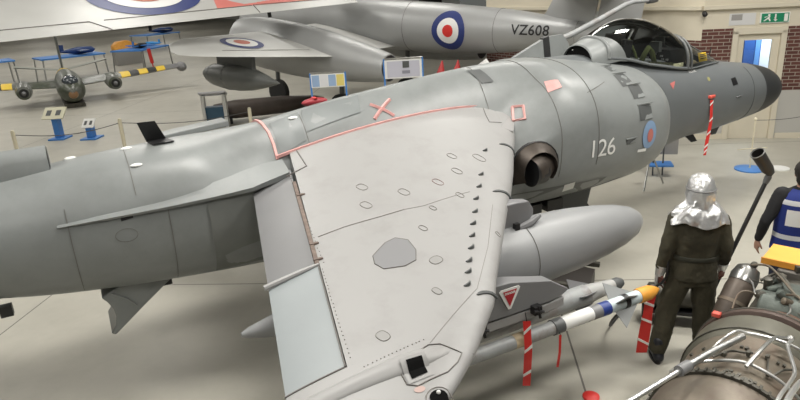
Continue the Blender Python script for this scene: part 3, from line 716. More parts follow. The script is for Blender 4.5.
build('canopy_rail', MB().tube([Vector((x, smoothi(CAN, x)[1] * 1.02, interp(SILL, x) - .01)) for x in frange(-4.2, -2.7, 12)], .032, 8), G_BODY, can)
# zigzag detonating cord on canopy
build('detonating_cord', MB().tube([p + Vector((0, 0, -.006)) for x in frange(-4.1, -2.9, 14) for p in [Vector((x, .05 * (-1) ** int(x * 20), smoothi(CAN, x)[0]))]], .004, 5), WHITE, can)
# windscreen
ws0 = can_ring(-2.70)
def ws_ring(t, n=17):
    out = []
    for k, p in enumerate(ws0):
        s = PI * k / (n - 1); f = Vector((-1.86 + .0, -.20 * math.cos(s), 2.305 + .03 * math.sin(s)))
        base = Vector((-2.70 + (.84) * t, -(.36 * (1 - t) + .19 * t) * math.cos(s), 0))
        zb_ = 2.31; zt = 2.73 * (1 - t) + 2.335 * t
        out.append(Vector((base.x, base.y * (1 + .08 * math.sin(s)), zb_ + (zt - zb_) * math.sin(s) ** .8)))
    return out
wsn = build('windscreen', MB().loft([ws_ring(t) for t in frange(0, 1, 8)], cap=False, closed=False), GLASS, JET)
build('windscreen_frame', MB().tube([ws_ring(t)[5] for t in frange(0, 1, 6)], .014, 6), G_DARK, wsn)
build('windscreen_frame', MB().tube([ws_ring(t)[11] for t in frange(0, 1, 6)], .014, 6), G_DARK, wsn)
build('windscreen_frame', MB().tube([ws_ring(t)[0] for t in frange(0, 1, 6)], .012, 6), G_NOSE, wsn)
build('windscreen_frame', MB().tube([ws_ring(t)[16] for t in frange(0, 1, 6)], .02, 6), G_NOSE, wsn)
build('wiper', MB().tube([(-1.95, 0, 2.37), (-1.80, .02, 2.36), (-1.78, .02, 2.5)], .008, 6), BLACK, wsn)
ck = build('cockpit_tub', MB().loft([[Vector((x, -.31, interp(SILL, x) + .015)), Vector((x, .31, interp(SILL, x) + .015)), Vector((x, .31, interp(SILL, x) - .02)), Vector((x, -.31, interp(SILL, x) - .02))] for x in frange(-4.1, -2.72, 10)]), BLACK, JET, smooth=False)
# seat
st = build('ejection_seat', MB().box((-3.72, 0, 2.62), (.16, .36, .34), rot=Matrix.Rotation(.2, 3, 'Y')).box((-3.78, 0, 2.80), (.12, .26, .12), rot=Matrix.Rotation(.2, 3, 'Y')), BLACKCLOTH, JET, bevel=.02)
build('headrest', MB().box((-3.70, 0, 2.82), (.05, .20, .12)), mat('headrest_black', (.03, .03, .03), .6), st, bevel=.01)
build('harness', MB().tube([(-3.62, -.1, 2.78), (-3.52, -.12, 2.60), (-3.45, -.1, 2.5)], .018, 6).tube([(-3.62, .1, 2.78), (-3.52, .12, 2.60), (-3.45, .1, 2.5)], .018, 6), mat('harness_green', (.16, .19, .07), .8), st)
build('side_cushion', MB().tube([(-3.56, -.26, 2.46), (-3.5, -.27, 2.58), (-3.42, -.26, 2.66), (-3.34, -.25, 2.60), (-3.28, -.25, 2.46)], .035, 8), mat('harness_green', (.16, .19, .07), .8), st)
build('instrument_coaming', MB().loft([[Vector((x, y, z)) for y, z in ((-.27 * k, 2.36), (-.22 * k, h), (.22 * k, h), (.27 * k, 2.36))] for x, k, h in ((-2.95, 1, 2.58), (-2.7, 1, 2.58), (-2.3, .75, 2.44))]), BLACK, JET)
build('head_up_display', MB().box((-2.98, 0, 2.62), (.06, .16, .14)).box((-2.9, 0, 2.70), (.02, .14, .1)), G_DARK, JET, smooth=False)
mb = MB()
random.seed(5)
for k in range(14):
    mb.box((-2.97 + random.uniform(-.01, .01), random.uniform(-.2, .2), 2.42 + random.uniform(0, .14)), (.02, .035, .025))
build('instruments', mb, mat('instrument_grey', (.3, .3, .3), .4), JET, smooth=False)
build('sill_fittings', MB().box((-3.25, -.355, 2.44), (.5, .03, .04), rot=Matrix.Rotation(.15, 3, 'Y')).box((-2.95, -.36, 2.39), (.2, .03, .05)), mat('sill_primer', (.30, .31, .2), .6, var=.4, scale=25), JET, smooth=False)
build('yellow_card', MB().prism([(-2.38, -.265, 2.365), (-2.16, -.225, 2.36), (-2.18, -.20, 2.48), (-2.39, -.235, 2.49)], (0, .006, 0)), YEL2, wsn, smooth=False)
for zz in (2.40, 2.43, 2.455):
    build('card_writing', MB().prism([(-2.36, -.268 + (zz - 2.36) * .25 , zz), (-2.20, -.24 + (zz - 2.36) * .25, zz), (-2.20, -.24 + (zz - 2.36) * .25, zz + .012), (-2.36, -.268 + (zz - 2.36) * .25, zz + .012)], (0, -.002, 0)), BLACK, wsn, smooth=False)
build('cream_cover', MB().loft([[Vector((x, y, z)) for y, z in ((-.30, 2.36), (-.20, h), (-.02, 2.36))] for x, h in ((-2.66, 2.42), (-2.56, 2.58), (-2.43, 2.40))]), mat('cream_cloth', (.55, .47, .34), .8), wsn)
# dark scoop behind canopy with pale lip
def can_pt(x, t, k_=1.03):
    zt, hw = smoothi(CAN, max(x, -4.22)); zb_ = interp(SILL, x) - .04
    return Vector((x, -hw * k_ * math.cos(t) * (1 + .10 * math.sin(t)), zb_ + (zt * 1.0 + .012 - zb_) * max(0, math.sin(t)) ** .85))
ring = [[can_pt(-3.90 - .27 * math.sin(PI * k / 16), PI * k / 16) for k in range(17)], [can_pt(-4.02 - .19 * math.sin(PI * k / 16), PI * k / 16) for k in range(17)]]
for (x, s_, zt) in ((-4.30, .98, 2.82), (-4.42, .90, 2.785), (-4.43, .86, 2.765), (-4.35, .84, 2.765)):
    ring.append([Vector((x, -.31 * s_ * math.cos(PI * k / 16), 2.52 + (zt - 2.52) * math.sin(PI * k / 16) ** .8)) for k in range(17)])
cf_ = build('canopy_fairing', MB().loft(ring, closed=False, cap=False), G_BODY, fus)
build('dark_opening', MB().flat([p + Vector((.03, 0, 0)) for p in ring[4]]), mat('matte_black', (.006, .006, .006), .95, spec=.1), cf_)
# in-flight refuelling probe on the far side
pr_ = build('refuelling_probe', MB().tube([(-4.55, .62, 2.66), (-4.25, .68, 2.76), (-3.9, .7, 2.83), (-3.35, .74, 2.99), (-2.78, .78, 3.17), (-2.62, .78, 3.20), (-2.3, .78, 3.20)], [.03, .04, .042, .040, .036, .034, .030], 12), MISS_GREY, JET)
mb = MB().loft([[Vector((x, .62 + y, z)) for y, z in ((-.08 * k, 2.50), (-.03, zt), (.03, zt), (.08 * k, 2.50))] for x, k, zt in ((-5.0, .3, 2.62), (-4.7, .9, 2.74), (-4.42, 1, 2.85), (-4.15, 1, 2.86), (-4.05, .8, 2.74), (-4.0, .5, 2.62))])
fr_ = build('probe_fairing', mb, G_BODY, JET, auto=50)
build('black_band', MB().loft([[Vector((x, .62 + y, z)) for y, z in ((-.086 * 1, 2.56), (-.035, zt), (.035, zt), (.086, 2.56))] for x, zt in ((-4.50, 2.835), (-4.40, 2.86))]), BLACK, fr_)
build('probe_tip', MB().tube([(-2.32, .78, 3.20), (-2.2, .78, 3.20), (-2.12, .78, 3.20)], [.05, .045, .03], 12), G_DARK, pr_)
build('domed_cap', MB().ball((-4.35, .12, 2.70), .035, (1.6, 1, .5)), WHITE, fus)
# nose details
build('angle_vane_cover', MB().box((-2.36, -.50, 1.90), (.13, .05, .04), rot=Matrix.Rotation(.15, 3, 'Z')), DAYGLO, JET, bevel=.008)
build('black_panel', patch_side(FA, [(-1.88, 2.09), (-1.76, 2.10), (-1.75, 2.0), (-1.87, 1.99)], .004), BLACK, nose)
build('pitot_stub', MB().tube([(-1.84, -.44, 1.82), (-1.80, -.50, 1.82), (-1.70, -.50, 1.83)], .012, 6), G_DARK, nose)
build('yellow_mark', patch_side(FA, disc_pts(-2.36, 2.14, .03, .028, 14), .004), mat('mark_khaki', (.30, .28, .12), .6), nose)
build('red_triangle', patch_side(FA, [(-3.20, 2.18), (-3.08, 2.20), (-3.16, 2.10)], .004), mat('mark_faded_red', (.48, .14, .13), .6), nose)
build('small_lettering', text_mb('RESCUE', .05, lambda x, y: Vector((-2.62 + x, side_y(FA, -2.62 + x, 2.27 + y) - .004, 2.27 + y)), sub=0), WHITE, nose)
build('nose_seam', ring_seam(FA, -1.35, 120, 240), G_DARK, nose)
build('ventral_probe', MB().prism([(-1.92, -.15, 1.36), (-1.6, -.15, 1.34), (-1.70, -.16, 1.20), (-1.80, -.16, 1.20)], (0, .03, 0)), G_DARK, nose, smooth=False)
build('ventral_blade', MB().prism([(-2.5, -.2, 1.33), (-2.3, -.2, 1.32), (-2.2, -.22, 1.18), (-2.32, -.22, 1.18)], (0, .02, 0)), BLACK, nose, smooth=False)
# undercarriage
def wheel(nm, c, r, wdt, par):
    wv = build(nm, MB().lathe([(-wdt / 2, r * .6), (-wdt / 2, r * .9), (-wdt * .3, r), (wdt * .3, r), (wdt / 2, r * .9), (wdt / 2, r * .6)], c, (0, 1, 0), 28), TIRE, par)
    build('hub', MB().lathe([(-wdt * .52, r * .55), (wdt * .52, r * .55)], c, (0, 1, 0), 20), G_WING, wv); return wv
ng = build('nose_gear', MB().tube([(-4.5, 0, 1.2), (-4.5, 0, .5), (-4.42, 0, .33)], .055, 10).tube([(-4.42, -.16, .33), (-4.42, .16, .33)], .04).tube([(-4.5, 0, .8), (-5.1, 0, 1.1)], .035), G_DARK, JET)
wheel('nose_wheel', (-4.42, 0, .33), .33, .2, ng)
build('drag_link', MB().tube([(-4.4, -.1, 1.1), (-4.48, -.12, .75), (-4.3, -.1, .55)], .03).box((-4.45, -.12, .8), (.14, .12, .12)).box((-4.62, -.12, .72), (.10, .1, .2)), BLACK, ng)
build('gear_door', MB().prism([(-4.3, -.25, .97), (-5.0, -.25, .97), (-4.9, -.3, .62), (-4.45, -.3, .62)], (0, .015, 0)), G_DARK, JET, smooth=False)
mg = build('main_gear', MB().tube([(-7.6, 0, 1.1), (-7.6, 0, .45), (-7.6, 0, .34)], .08, 10).tube([(-7.6, -.36, .34), (-7.6, .36, .34)], .05), G_DARK, JET)
wheel('main_wheel', (-7.6, -.27, .34), .34, .2, mg); wheel('main_wheel', (-7.6, .27, .34), .34, .2, mg)
build('gear_bay_clutter', MB().box((-5.6, -.2, .86), (.5, .5, .12)).box((-5.15, -.35, .87), (.25, .25, .14)).tube([(-5.3, -.4, .9), (-5.0, -.42, .75)], .03), BLACK, JET, smooth=False)
for sg in (1, -1):
    og = build('outrigger_leg', MB().tube([(-8.9, -3.42 * sg, 1.42), (-8.92, -3.42 * sg, .75), (-8.95, -3.42 * sg, .24)], [.05, .045, .03], 10).box((-8.93, -3.42 * sg, .42), (.16, .06, .3)), G_BODY, JET)
    wheel('outrigger_wheel', (-8.98, -3.42 * sg, .18), .18, .1, og)
# ventral airbrake
AB = build('airbrake', MB().prism([(-9.80, -.26, 1.05), (-10.0, -.26, 1.12), (-10.23, -.26, 1.12), (-10.455, -.26, 1.01), (-10.41, -.26, .95), (-10.375, -.26, .87), (-10.365, -.26, .79), (-10.385, -.26, .70), (-10.44, -.26, .625), (-10.40, -.26, .60), (-10.1, -.26, .83)], (0, .52, 0)), G_BODY, JET, auto=30, bevel=.015)
build('airbrake_rib', MB().tube([(-10.36, -.268, 1.03), (-10.24, -.268, .95), (-10.17, -.268, .86)], .010, 6), G_BODY, AB)
build('airbrake_jack', MB().tube([(-9.85, -.1, 1.05), (-9.98, -.1, .9)], .025).tube([(-9.80, .1, 1.05), (-9.95, .1, .88)], .025).box((-9.93, 0, .96), (.25, .3, .05)), BLACK, AB, smooth=False)
build('black_bracket', MB().box((-11.22, -.15, 1.07), (.10, .08, .10)), BLACK, fus, smooth=False)
# pylons
def pylon(nm, y, prof, wd_):
    return build(nm, MB().loft([[Vector((x, y - wd_ * k / 2, zb_)), Vector((x, y - wd_ * k / 2, zt)), Vector((x, y + wd_ * k / 2, zt)), Vector((x, y + wd_ * k / 2, zb_))] for x, zb_, zt, k in prof]), G_FLAP, JET, bevel=.012)
ip = pylon('inner_pylon', -2.0, [(-8.9, 1.55, 1.7, .3), (-8.4, 1.50, 1.72, 1), (-7.0, 1.49, 1.74, 1), (-6.86, 1.52, 1.72, .7), (-6.78, 1.56, 1.62, .25)], .12)
build('pylon_fitting', MB().tube([(-7.0, -2.09, 1.50), (-6.88, -2.10, 1.53), (-6.76, -2.08, 1.57)], [.03, .035, .02], 8), G_FLAP, ip)
build('pylon_hook', MB().tube([(-7.06, -2.10, 1.52), (-7.03, -2.12, 1.46), (-6.98, -2.12, 1.45)], .01, 6).box((-7.04, -2.1, 1.53), (.05, .04, .06)), BLACK, ip, smooth=False)
op = pylon('outer_pylon', -2.75, [(-8.7, 1.2, 1.5, .3), (-8.2, 1.17, 1.46, 1), (-7.65, 1.16, 1.44, 1), (-7.25, 1.16, 1.34, .9), (-7.10, 1.17, 1.24, .6), (-7.02, 1.18, 1.19, .2)], .13)
build('launch_rail', MB().loft([[Vector((x, -2.75 - .055 * k, 1.06)), Vector((x, -2.75 - .055 * k, 1.14)), Vector((x, -2.75 + .055 * k, 1.14)), Vector((x, -2.75 + .055 * k, 1.06))] for x, k in ((-8.7, .8), (-7.3, 1), (-7.08, .6))]), G_WING, op, bevel=.01)
for x in (-7.95, -7.42):
    mb = MB().box((x, -2.84, 1.15), (.07, .06, .07)).tube([(x - .05, -2.87, 1.16), (x + .05, -2.87, 1.13)], .012).tube([(x, -2.86, 1.19), (x + .01, -2.88, 1.09)], .012)
    build('sway_brace', mb, BLACK, op, smooth=False)
tri = [(-7.74, 1.385), (-7.57, 1.385), (-7.65, 1.19)]
def py_(x, z): return -2.824
build('warning_triangle', MB().prism([(-7.755, -2.823, 1.405), (-7.585, -2.823, 1.405), (-7.57, -2.823, 1.39), (-7.657, -2.823, 1.225), (-7.683, -2.823, 1.225), (-7.77, -2.823, 1.39)], (0, -.004, 0)), WHITE, op, smooth=False)
build('red_triangle', MB().prism([(-7.735, -2.828, 1.385), (-7.605, -2.828, 1.385), (-7.67, -2.828, 1.25)], (0, -.003, 0)), mat('sign_red', (.40, .02, .03), .5), op, smooth=False)
build('triangle_lettering', text_mb('DANGER', .025, lambda x, y: Vector((-7.67 + x, -2.833, 1.366 + y)), bold=.001, sub=0), WHITE, op)
# twin missile launcher arms
build('twin_launcher', MB().box((-7.9, -2.62, 1.02), (1.5, .14, .10)).box((-7.9, -2.5, 1.05), (1.3, .3, .05)), G_FLAP, op, bevel=.01)
# ---- things carried by the jet
tank = thing('drop_tank', 'pale grey pointed drop tank slung beneath the near wing', 'fuel tank', (-7.4, -2.0, 1.18))
TR = [(-9.45, .02), (-9.38, .045), (-9.15, .10), (-8.8, .19), (-8.3, .26), (-7.8, .305), (-7.2, .325), (-6.6, .32), (-6.2, .30), (-5.85, .26), (-5.6, .215), (-5.42, .16), (-5.32, .10), (-5.28, .05), (-5.27, .01)]
build('tank_body', MB().lathe([(smx + 7.4, interp(TR, smx)) for smx in [p[0] for p in TR]], (-7.5, -2.0, 1.20), (1, 0, 0), 40), mat('tank_pale_grey', (.27, .275, .28), .4, var=.04, scale=1.5), tank, auto=60)
build('tank_seam', MB().tube([Vector((-6.95, -2.0 + .327 * math.cos(a), 1.2 + .327 * math.sin(a))) for a in frange(0, 2 * PI, 33)], .003, 4), SEAM, tank)
build('filler_cap', MB().ball((-6.75, -2.03, 1.523), .02, (1, 1, .3)), SEAM, tank)
m1 = thing('missile', 'slim air-to-air missile with white and blue bands and an orange nose cap', 'missile', (-7.4, -2.80, .90))
def cyl(a, b, r, m_, nm, par, y, z, r2=None):
    return build(nm, MB().lathe([(a, r), (b, r if r2 is None else r2)], (0, y, z), (1, 0, 0), 20), m_, par)
for a, b, r, mm, nm in ((-8.9, -7.62, .058, MISS_GREY, 'rear_body'), (-7.62, -7.50, .060, mat('beige_band', (.5, .4, .26), .6), 'beige_band'), (-7.50, -7.22, .058, MISS_GREY, 'body'), (-7.22, -7.12, .066, G_DARK, 'clamp_ring'), (-7.12, -6.80, .061, WHITE, 'white_section'),
                      (-6.80, -6.70, .061, G_FLAP, 'grey_band'), (-6.70, -6.60, .062, MBLUE, 'blue_band'), (-6.60, -6.22, .059, PALEB, 'guidance_section'), (-6.43, -6.38, .064, BLACK, 'black_strap')):
    cyl(a, b, r, mm, nm, m1, -2.80, .90)
build('nose_cap', MB().lathe([(-6.24, .066), (-6.2, .07), (-6.1, .066), (-6.04, .045), (-5.99, .02), (-5.97, .008)], (0, -2.80, .90), (1, 0, 0), 18), ORANGE, m1)
for a in (45, 135, 225, 315):
    ca, sa = math.cos(math.radians(a)), math.sin(math.radians(a)); d_ = Vector((0, ca, sa)); q_ = Vector((0, -sa, ca)) * .003
    b0 = Vector((0, -2.80, .90)) + d_ * .055
    build('canard_fin', MB().prism([b0 + Vector((-6.55, 0, 0)) - q_, b0 + Vector((-6.28, 0, 0)) - q_, b0 + Vector((-6.52, 0, 0)) + d_ * .16 - q_], q_ * 2), mat('fin_translucent_grey', (.24, .25, .25), .4), m1, smooth=False)
    build('tail_fin', MB().prism([b0 + Vector((-8.88, 0, 0)) - q_, b0 + Vector((-8.4, 0, 0)) - q_, b0 + Vector((-8.85, 0, 0)) + d_ * .16 - q_], q_ * 2), G_FLAP, m1, smooth=False)
m2 = thing('missile', 'plain grey missile with rust stains, behind the orange-capped one', 'missile', (-7.3, -2.47, .95))
cyl(-8.9, -6.55, .095, MISS_GREY, 'body', m2, -2.48, .87)
cyl(-6.55, -6.22, .088, mat('missile_pale_nose', (.40, .40, .39), .4, var=.1), 'nose_section', m2, -2.48, .87, .06)
build('seeker', MB().lathe([(-6.02, .058), (-5.95, .06), (-5.9, .04), (-5.89, .01)], (-.2, -2.48, .87), (1, 0, 0), 16), G_DARK, m2)
build('red_stain', MB().ball((-7.07, -2.565, .90), .03, (1.2, .3, .8)), mat('red_stain', (.35, .10, .05), .6), m2)
for a in (60, 150, 240, 330):
    ca, sa = math.cos(math.radians(a)), math.sin(math.radians(a)); d_ = Vector((0, ca, sa)); q_ = Vector((0, -sa, ca)) * .003; b0 = Vector((-.2, -2.48, .87)) + d_ * .085
    build('canard_fin', MB().prism([b0 + Vector((-6.5, 0, 0)) - q_, b0 + Vector((-6.28, 0, 0)) - q_, b0 + Vector((-6.5, 0, 0)) + d_ * .10 - q_], q_ * 2), G_FLAP, m2, smooth=False)
# red ribbons
def ribbon(label, pts, wdt, striped=True, cordtop=None, nrm=Vector((.43, .84, 0)), flip=1):
    t = thing('warning_ribbon', label, 'ribbon', pts[0])
    rt = Vector((nrm.y, -nrm.x, 0)).normalized(); pts = [Vector(p) for p in pts]; n = len(pts) * 4
    P3 = []
    for i in range(n + 1):
        f = i / n * (len(pts) - 1); k = min(int(f), len(pts) - 2); P3.append(pts[k].lerp(pts[k + 1], f - k))
    mb = MB(); rings = []
    for i, p in enumerate(P3):
        tw = .25 * math.sin(i * .5); d = (rt * math.cos(tw) + nrm * math.sin(tw)) * wdt / 2; nn_ = nrm * .0015
        rings.append([p - d - nn_, p + d - nn_, p + d + nn_, p - d + nn_])
    build('ribbon_cloth', mb.loft(rings), RED, t, auto=60)
    if striped:
        L_ = sum((a - b).length for a, b in zip(P3, P3[1:])); ns = max(2, int(L_ / .16))
        for s_ in range(ns):
            i = int((s_ + .6) / ns * n); p = P3[min(i, n)]
            tw = .25 * math.sin(i * .5); d = (rt * math.cos(tw) + nrm * math.sin(tw)) * wdt * .5 * flip; o_ = -nrm * .006
            build('white_stripe', MB().prism([p - d + o_ - Vector((0, 0, .03)), p + d + o_ + Vector((0, 0, .02)), p + d + o_ + Vector((0, 0, .045)), p - d + o_ - Vector((0, 0, .005))], nrm * .0125), WHITE, t, smooth=False)
    if cordtop: build('cord', MB().tube([cordtop, pts[0]], .004, 6), BLACK, t)
    return t
ribbon('red and white striped ribbon hanging from the pylon in front of the missiles', [(-7.53, -2.86, 1.09), (-7.535, -2.89, .85), (-7.55, -2.89, .52)], .062, cordtop=(-7.53, -2.84, 1.16))
ribbon('narrow dark red ribbon hanging from the ring of the banded missile', [(-7.19, -2.87, .86), (-7.20, -2.88, .7), (-7.21, -2.87, .56)], .02, False, cordtop=(-7.19, -2.85, .90))
ribbon('broad red and white striped ribbon hanging from the orange cap beside the silver-hooded figure', [(-6.0, -2.74, .80), (-6.02, -2.735, .55), (-6.05, -2.73, .22)], .10, cordtop=(-6.0, -2.79, .90), flip=-1)
ribbon('thin red and white ribbon hanging below the nose of the jump jet', [(-2.38, -.52, 1.86), (-2.36, -.53, 1.55), (-2.41, -.53, 1.2), (-2.42, -.53, 1.06)], .045)
rc = thing('intake_cover', 'small dark red cover lying on the far edge of the jet spine', 'cover', (-8.05, .06, 2.48))
build('cover_pad', MB().ball((-8.05, .06, 2.505), .10, (1.5, .5, .42)), mat('dark_red_cover', (.30, .02, .03), .5), rc)
build('cover_strap', MB().box((-8.05, .06, 2.548), (.04, .10, .006)), RED, rc, smooth=False)

build('port_flap_edge', MB().loft([[Vector((x, y, z)) for x, y, z in ((a, yy, zz), (a, yy, zz - .07), (a + .0, yy + .35, zz - .10), (a, yy + .35, zz - .02))] for a, yy, zz in ((-9.58, 1.15, 2.155), (-9.3, 1.15, 2.19), (-8.75, 1.15, 2.235))]), G_BODY, PW, bevel=.01)
# ================================================================== silver twin-engined jet behind
MA = math.radians(115)
MET = thing('twin_engined_jet', 'silver twin-engined jet marked VZ608 with a roundel, parked behind the jump jet', 'fighter jet', (-4.695, 15.97, 0), MA)
MH = 2.45
MPT = math.radians(3.0)
_mw = Matrix.Translation(MET.location) @ Matrix.Rotation(MA, 4, 'Z'); _pv = Vector((-8.75, 0, MH))
_m2 = _mw @ Matrix.Translation(_pv) @ Matrix.Rotation(-MPT, 4, 'Y') @ Matrix.Translation(-_pv)
MET.location = _m2.to_translation(); MET.rotation_euler = (0, -MPT, MA)
def lring(s, y, z, ry, rz_, n=36, e=2):
    out = []
    for k in range(n):
        a = 2 * PI * k / n; c, q = math.cos(a), math.sin(a)
        out.append(Vector((-s, y + ry * math.copysign(abs(c) ** (2 / e), c), MH + z + rz_ * math.copysign(abs(q) ** (2 / e), q))))
    return out
FM = [(0, -.05, .08, .08), (.3, -.05, .24, .25), (1.0, -.03, .40, .42), (2.2, 0, .52, .58), (3.6, .02, .58, .66), (5.5, .02, .60, .67), (8.0, 0, .60, .655), (9.2, .0, .56, .60), (10.5, .03, .47, .49), (11.6, .03, .34, .35), (12.6, .04, .20, .22), (13.3, .05, .05, .06)]
def mfus(s): return smoothi(FM, s)
mf = build('fuselage', MB().loft([lring(s, 0, mfus(s)[0], mfus(s)[1], mfus(s)[2]) for s in frange(0, 13.3, 60)]), SILVER, MET, local=True)
def mside(s, z, off=.008):      # port skin
    zc_, ry, rz_ = mfus(s); t = max(-.99, min(.99, (z - zc_) / rz_)); return Vector((-s, ry * math.sqrt(1 - t * t) + off, MH + z))
def mpoly(pts, off, par, nm, m_):
    bm = bmesh.new(); bm.faces.new([bm.verts.new((p[0], p[1], 0)) for p in pts]); bmesh.ops.triangulate(bm, faces=bm.faces)
    for _ in range(4): bmesh.ops.subdivide_edges(bm, edges=[e for e in bm.edges if e.calc_length() > .08], cuts=1)
    bmesh.ops.triangulate(bm, faces=bm.faces)
    for i, v in enumerate(bm.verts): v.index = i
    mb = MB(); mb.add([mside(v.co.x, v.co.y, off) for v in bm.verts], [tuple(v.index for v in f.verts) for f in bm.faces]); bm.free()
    return build(nm, mb, m_, par, local=True)
def circ(x, y, r, n=32, ry=None): return [(x + r * math.cos(2 * PI * k / n), y + (ry or r) * math.sin(2 * PI * k / n)) for k in range(n)]
for r_, m_, o_, nm in ((.49, NAVY, .008, 'roundel_blue_ring'), (.32, WHITE, .014, 'roundel_white_ring'), (.155, RED, .020, 'roundel_red_centre')):
    mpoly(circ(8.75, .0, r_), o_, mf, nm, m_)
build('serial_number', text_mb('VZ608', .33, lambda x, y: mside(10.95 + x, .10 + y, .008), bold=.004, space=1.05), BLACK, mf, local=True)
for s in (7.3, 10.0, 12.0):
    build('panel_seam', MB().tube([p + Vector((0, p.y * .006, (p.z - MH) * .006)) for p in lring(s, 0, *mfus(s))[-9:] + lring(s, 0, *mfus(s))[:12]], .005, 4), SEAM, mf, local=True)
# fin, rudder, tailplane
def slab(nm, secs, m_, par, y=True, loc=True):
    mb = MB().loft(secs); return build(nm, mb, m_, par, local=loc, auto=40)
fn = slab('tail_fin', [[Vector((-a, 0, MH + z)), Vector((-(a * .7 + b * .3), .07 * k, MH + z)), Vector((-b, .03 * k, MH + z)), Vector((-b, -.03 * k, MH + z)), Vector((-(a * .7 + b * .3), -.07 * k, MH + z))] for z, a, b, k in ((.0, 10.7, 12.25, 1), (.5, 11.15, 12.35, 1), (1.2, 11.5, 12.45, .8), (2.1, 12.0, 12.6, .5))], SILVER, MET)
slab('rudder', [[Vector((-a, .028 * k, MH + z)), Vector((-b, 0, MH + z)), Vector((-a, -.028 * k, MH + z))] for z, a, b, k in ((.05, 12.36, 13.35, 1), (1.2, 12.52, 13.45, 1), (2.05, 12.66, 13.2, .6))], SILVER, MET)
for sg in (1, -1):
    tp = slab('tailplane', [[Vector((-a, y * sg, MH + .95)), Vector((-(a + b) / 2, y * sg, MH + .95 + .06 * k)), Vector((-b, y * sg, MH + .95)), Vector((-(a + b) / 2, y * sg, MH + .95 - .06 * k))] for y, a, b, k in ((.04, 11.6, 12.9, 1), (1.9, 12.0, 12.8, .5))], SILVER, MET)
# nacelles
NC = [(2.7, .48), (2.72, .54), (2.9, .61), (3.4, .68), (4.4, .71), (5.4, .69), (6.4, .60), (7.3, .48), (8.0, .37), (8.15, .34)]
for sg in (1, -1):
    nc = build('engine_nacelle', MB().loft([lring(s, 2.25 * sg, -.36 - .075 * (s - 2.7), smoothi(NC, s)[0], smoothi(NC, s)[0]) for s in frange(2.7, 8.15, 40)]), SILVER, MET, local=True)
    build('intake_ring', MB().tube([p for p in lring(2.72, 2.25 * sg, -.36, .44, .44)] + [lring(2.72, 2.25 * sg, -.36, .44, .44)[0]], .04, 8), G_DARK, nc, local=True)
    build('intake_interior', MB().flat(lring(2.68, 2.25 * sg, -.36, .42, .42)), BLACK, nc, local=True)
    build('jet_pipe', MB().flat(lring(8.16, 2.25 * sg, -.36 - .075 * 5.45, .31, .31)), BLACK, nc, local=True)
# wings
def mwing(y):     # le, te, z, thickness
    return interp([(0, 3.9), (2.9, 4.0), (5.4, 4.35), (6.0, 4.7), (6.3, 5.2)], y), interp([(0, 6.9), (2.9, 6.75), (5.4, 6.15), (6.0, 5.9), (6.3, 5.4)], y), -.52 + max(0, y - 2.9) * .10, interp([(0, .34), (2.9, .30), (5.8, .12), (6.3, .03)], y)
def msec(y, sg, n=14):
    a, b, z, t = mwing(y); out = []
    for k in range(n + 1):
        c = .5 - .5 * math.cos(PI * k / n); h = t * .5 * (1.6 * math.sqrt(max(c, 0)) * (1 - c) + .02)
        out.append(Vector((-(a + (b - a) * c), y * sg, MH + z + h + .16 * (1 - c) * (b - a))))
    for k in range(n, -1, -1):
        c = .5 - .5 * math.cos(PI * k / n); h = t * .4 * (1.6 * math.sqrt(max(c, 0)) * (1 - c) + .02)
        out.append(Vector((-(a + (b - a) * c), y * sg, MH + z - h + .16 * (1 - c) * (b - a))))
    return out
def mwtop(s, y, off=.008):
    a, b, z, t = mwing(y); c = min(max((s - a) / (b - a), 0), 1); return Vector((-s, y, MH + z + t * .5 * (1.6 * math.sqrt(c) * (1 - c) + .02) + off + .16 * (1 - c) * (b - a)))
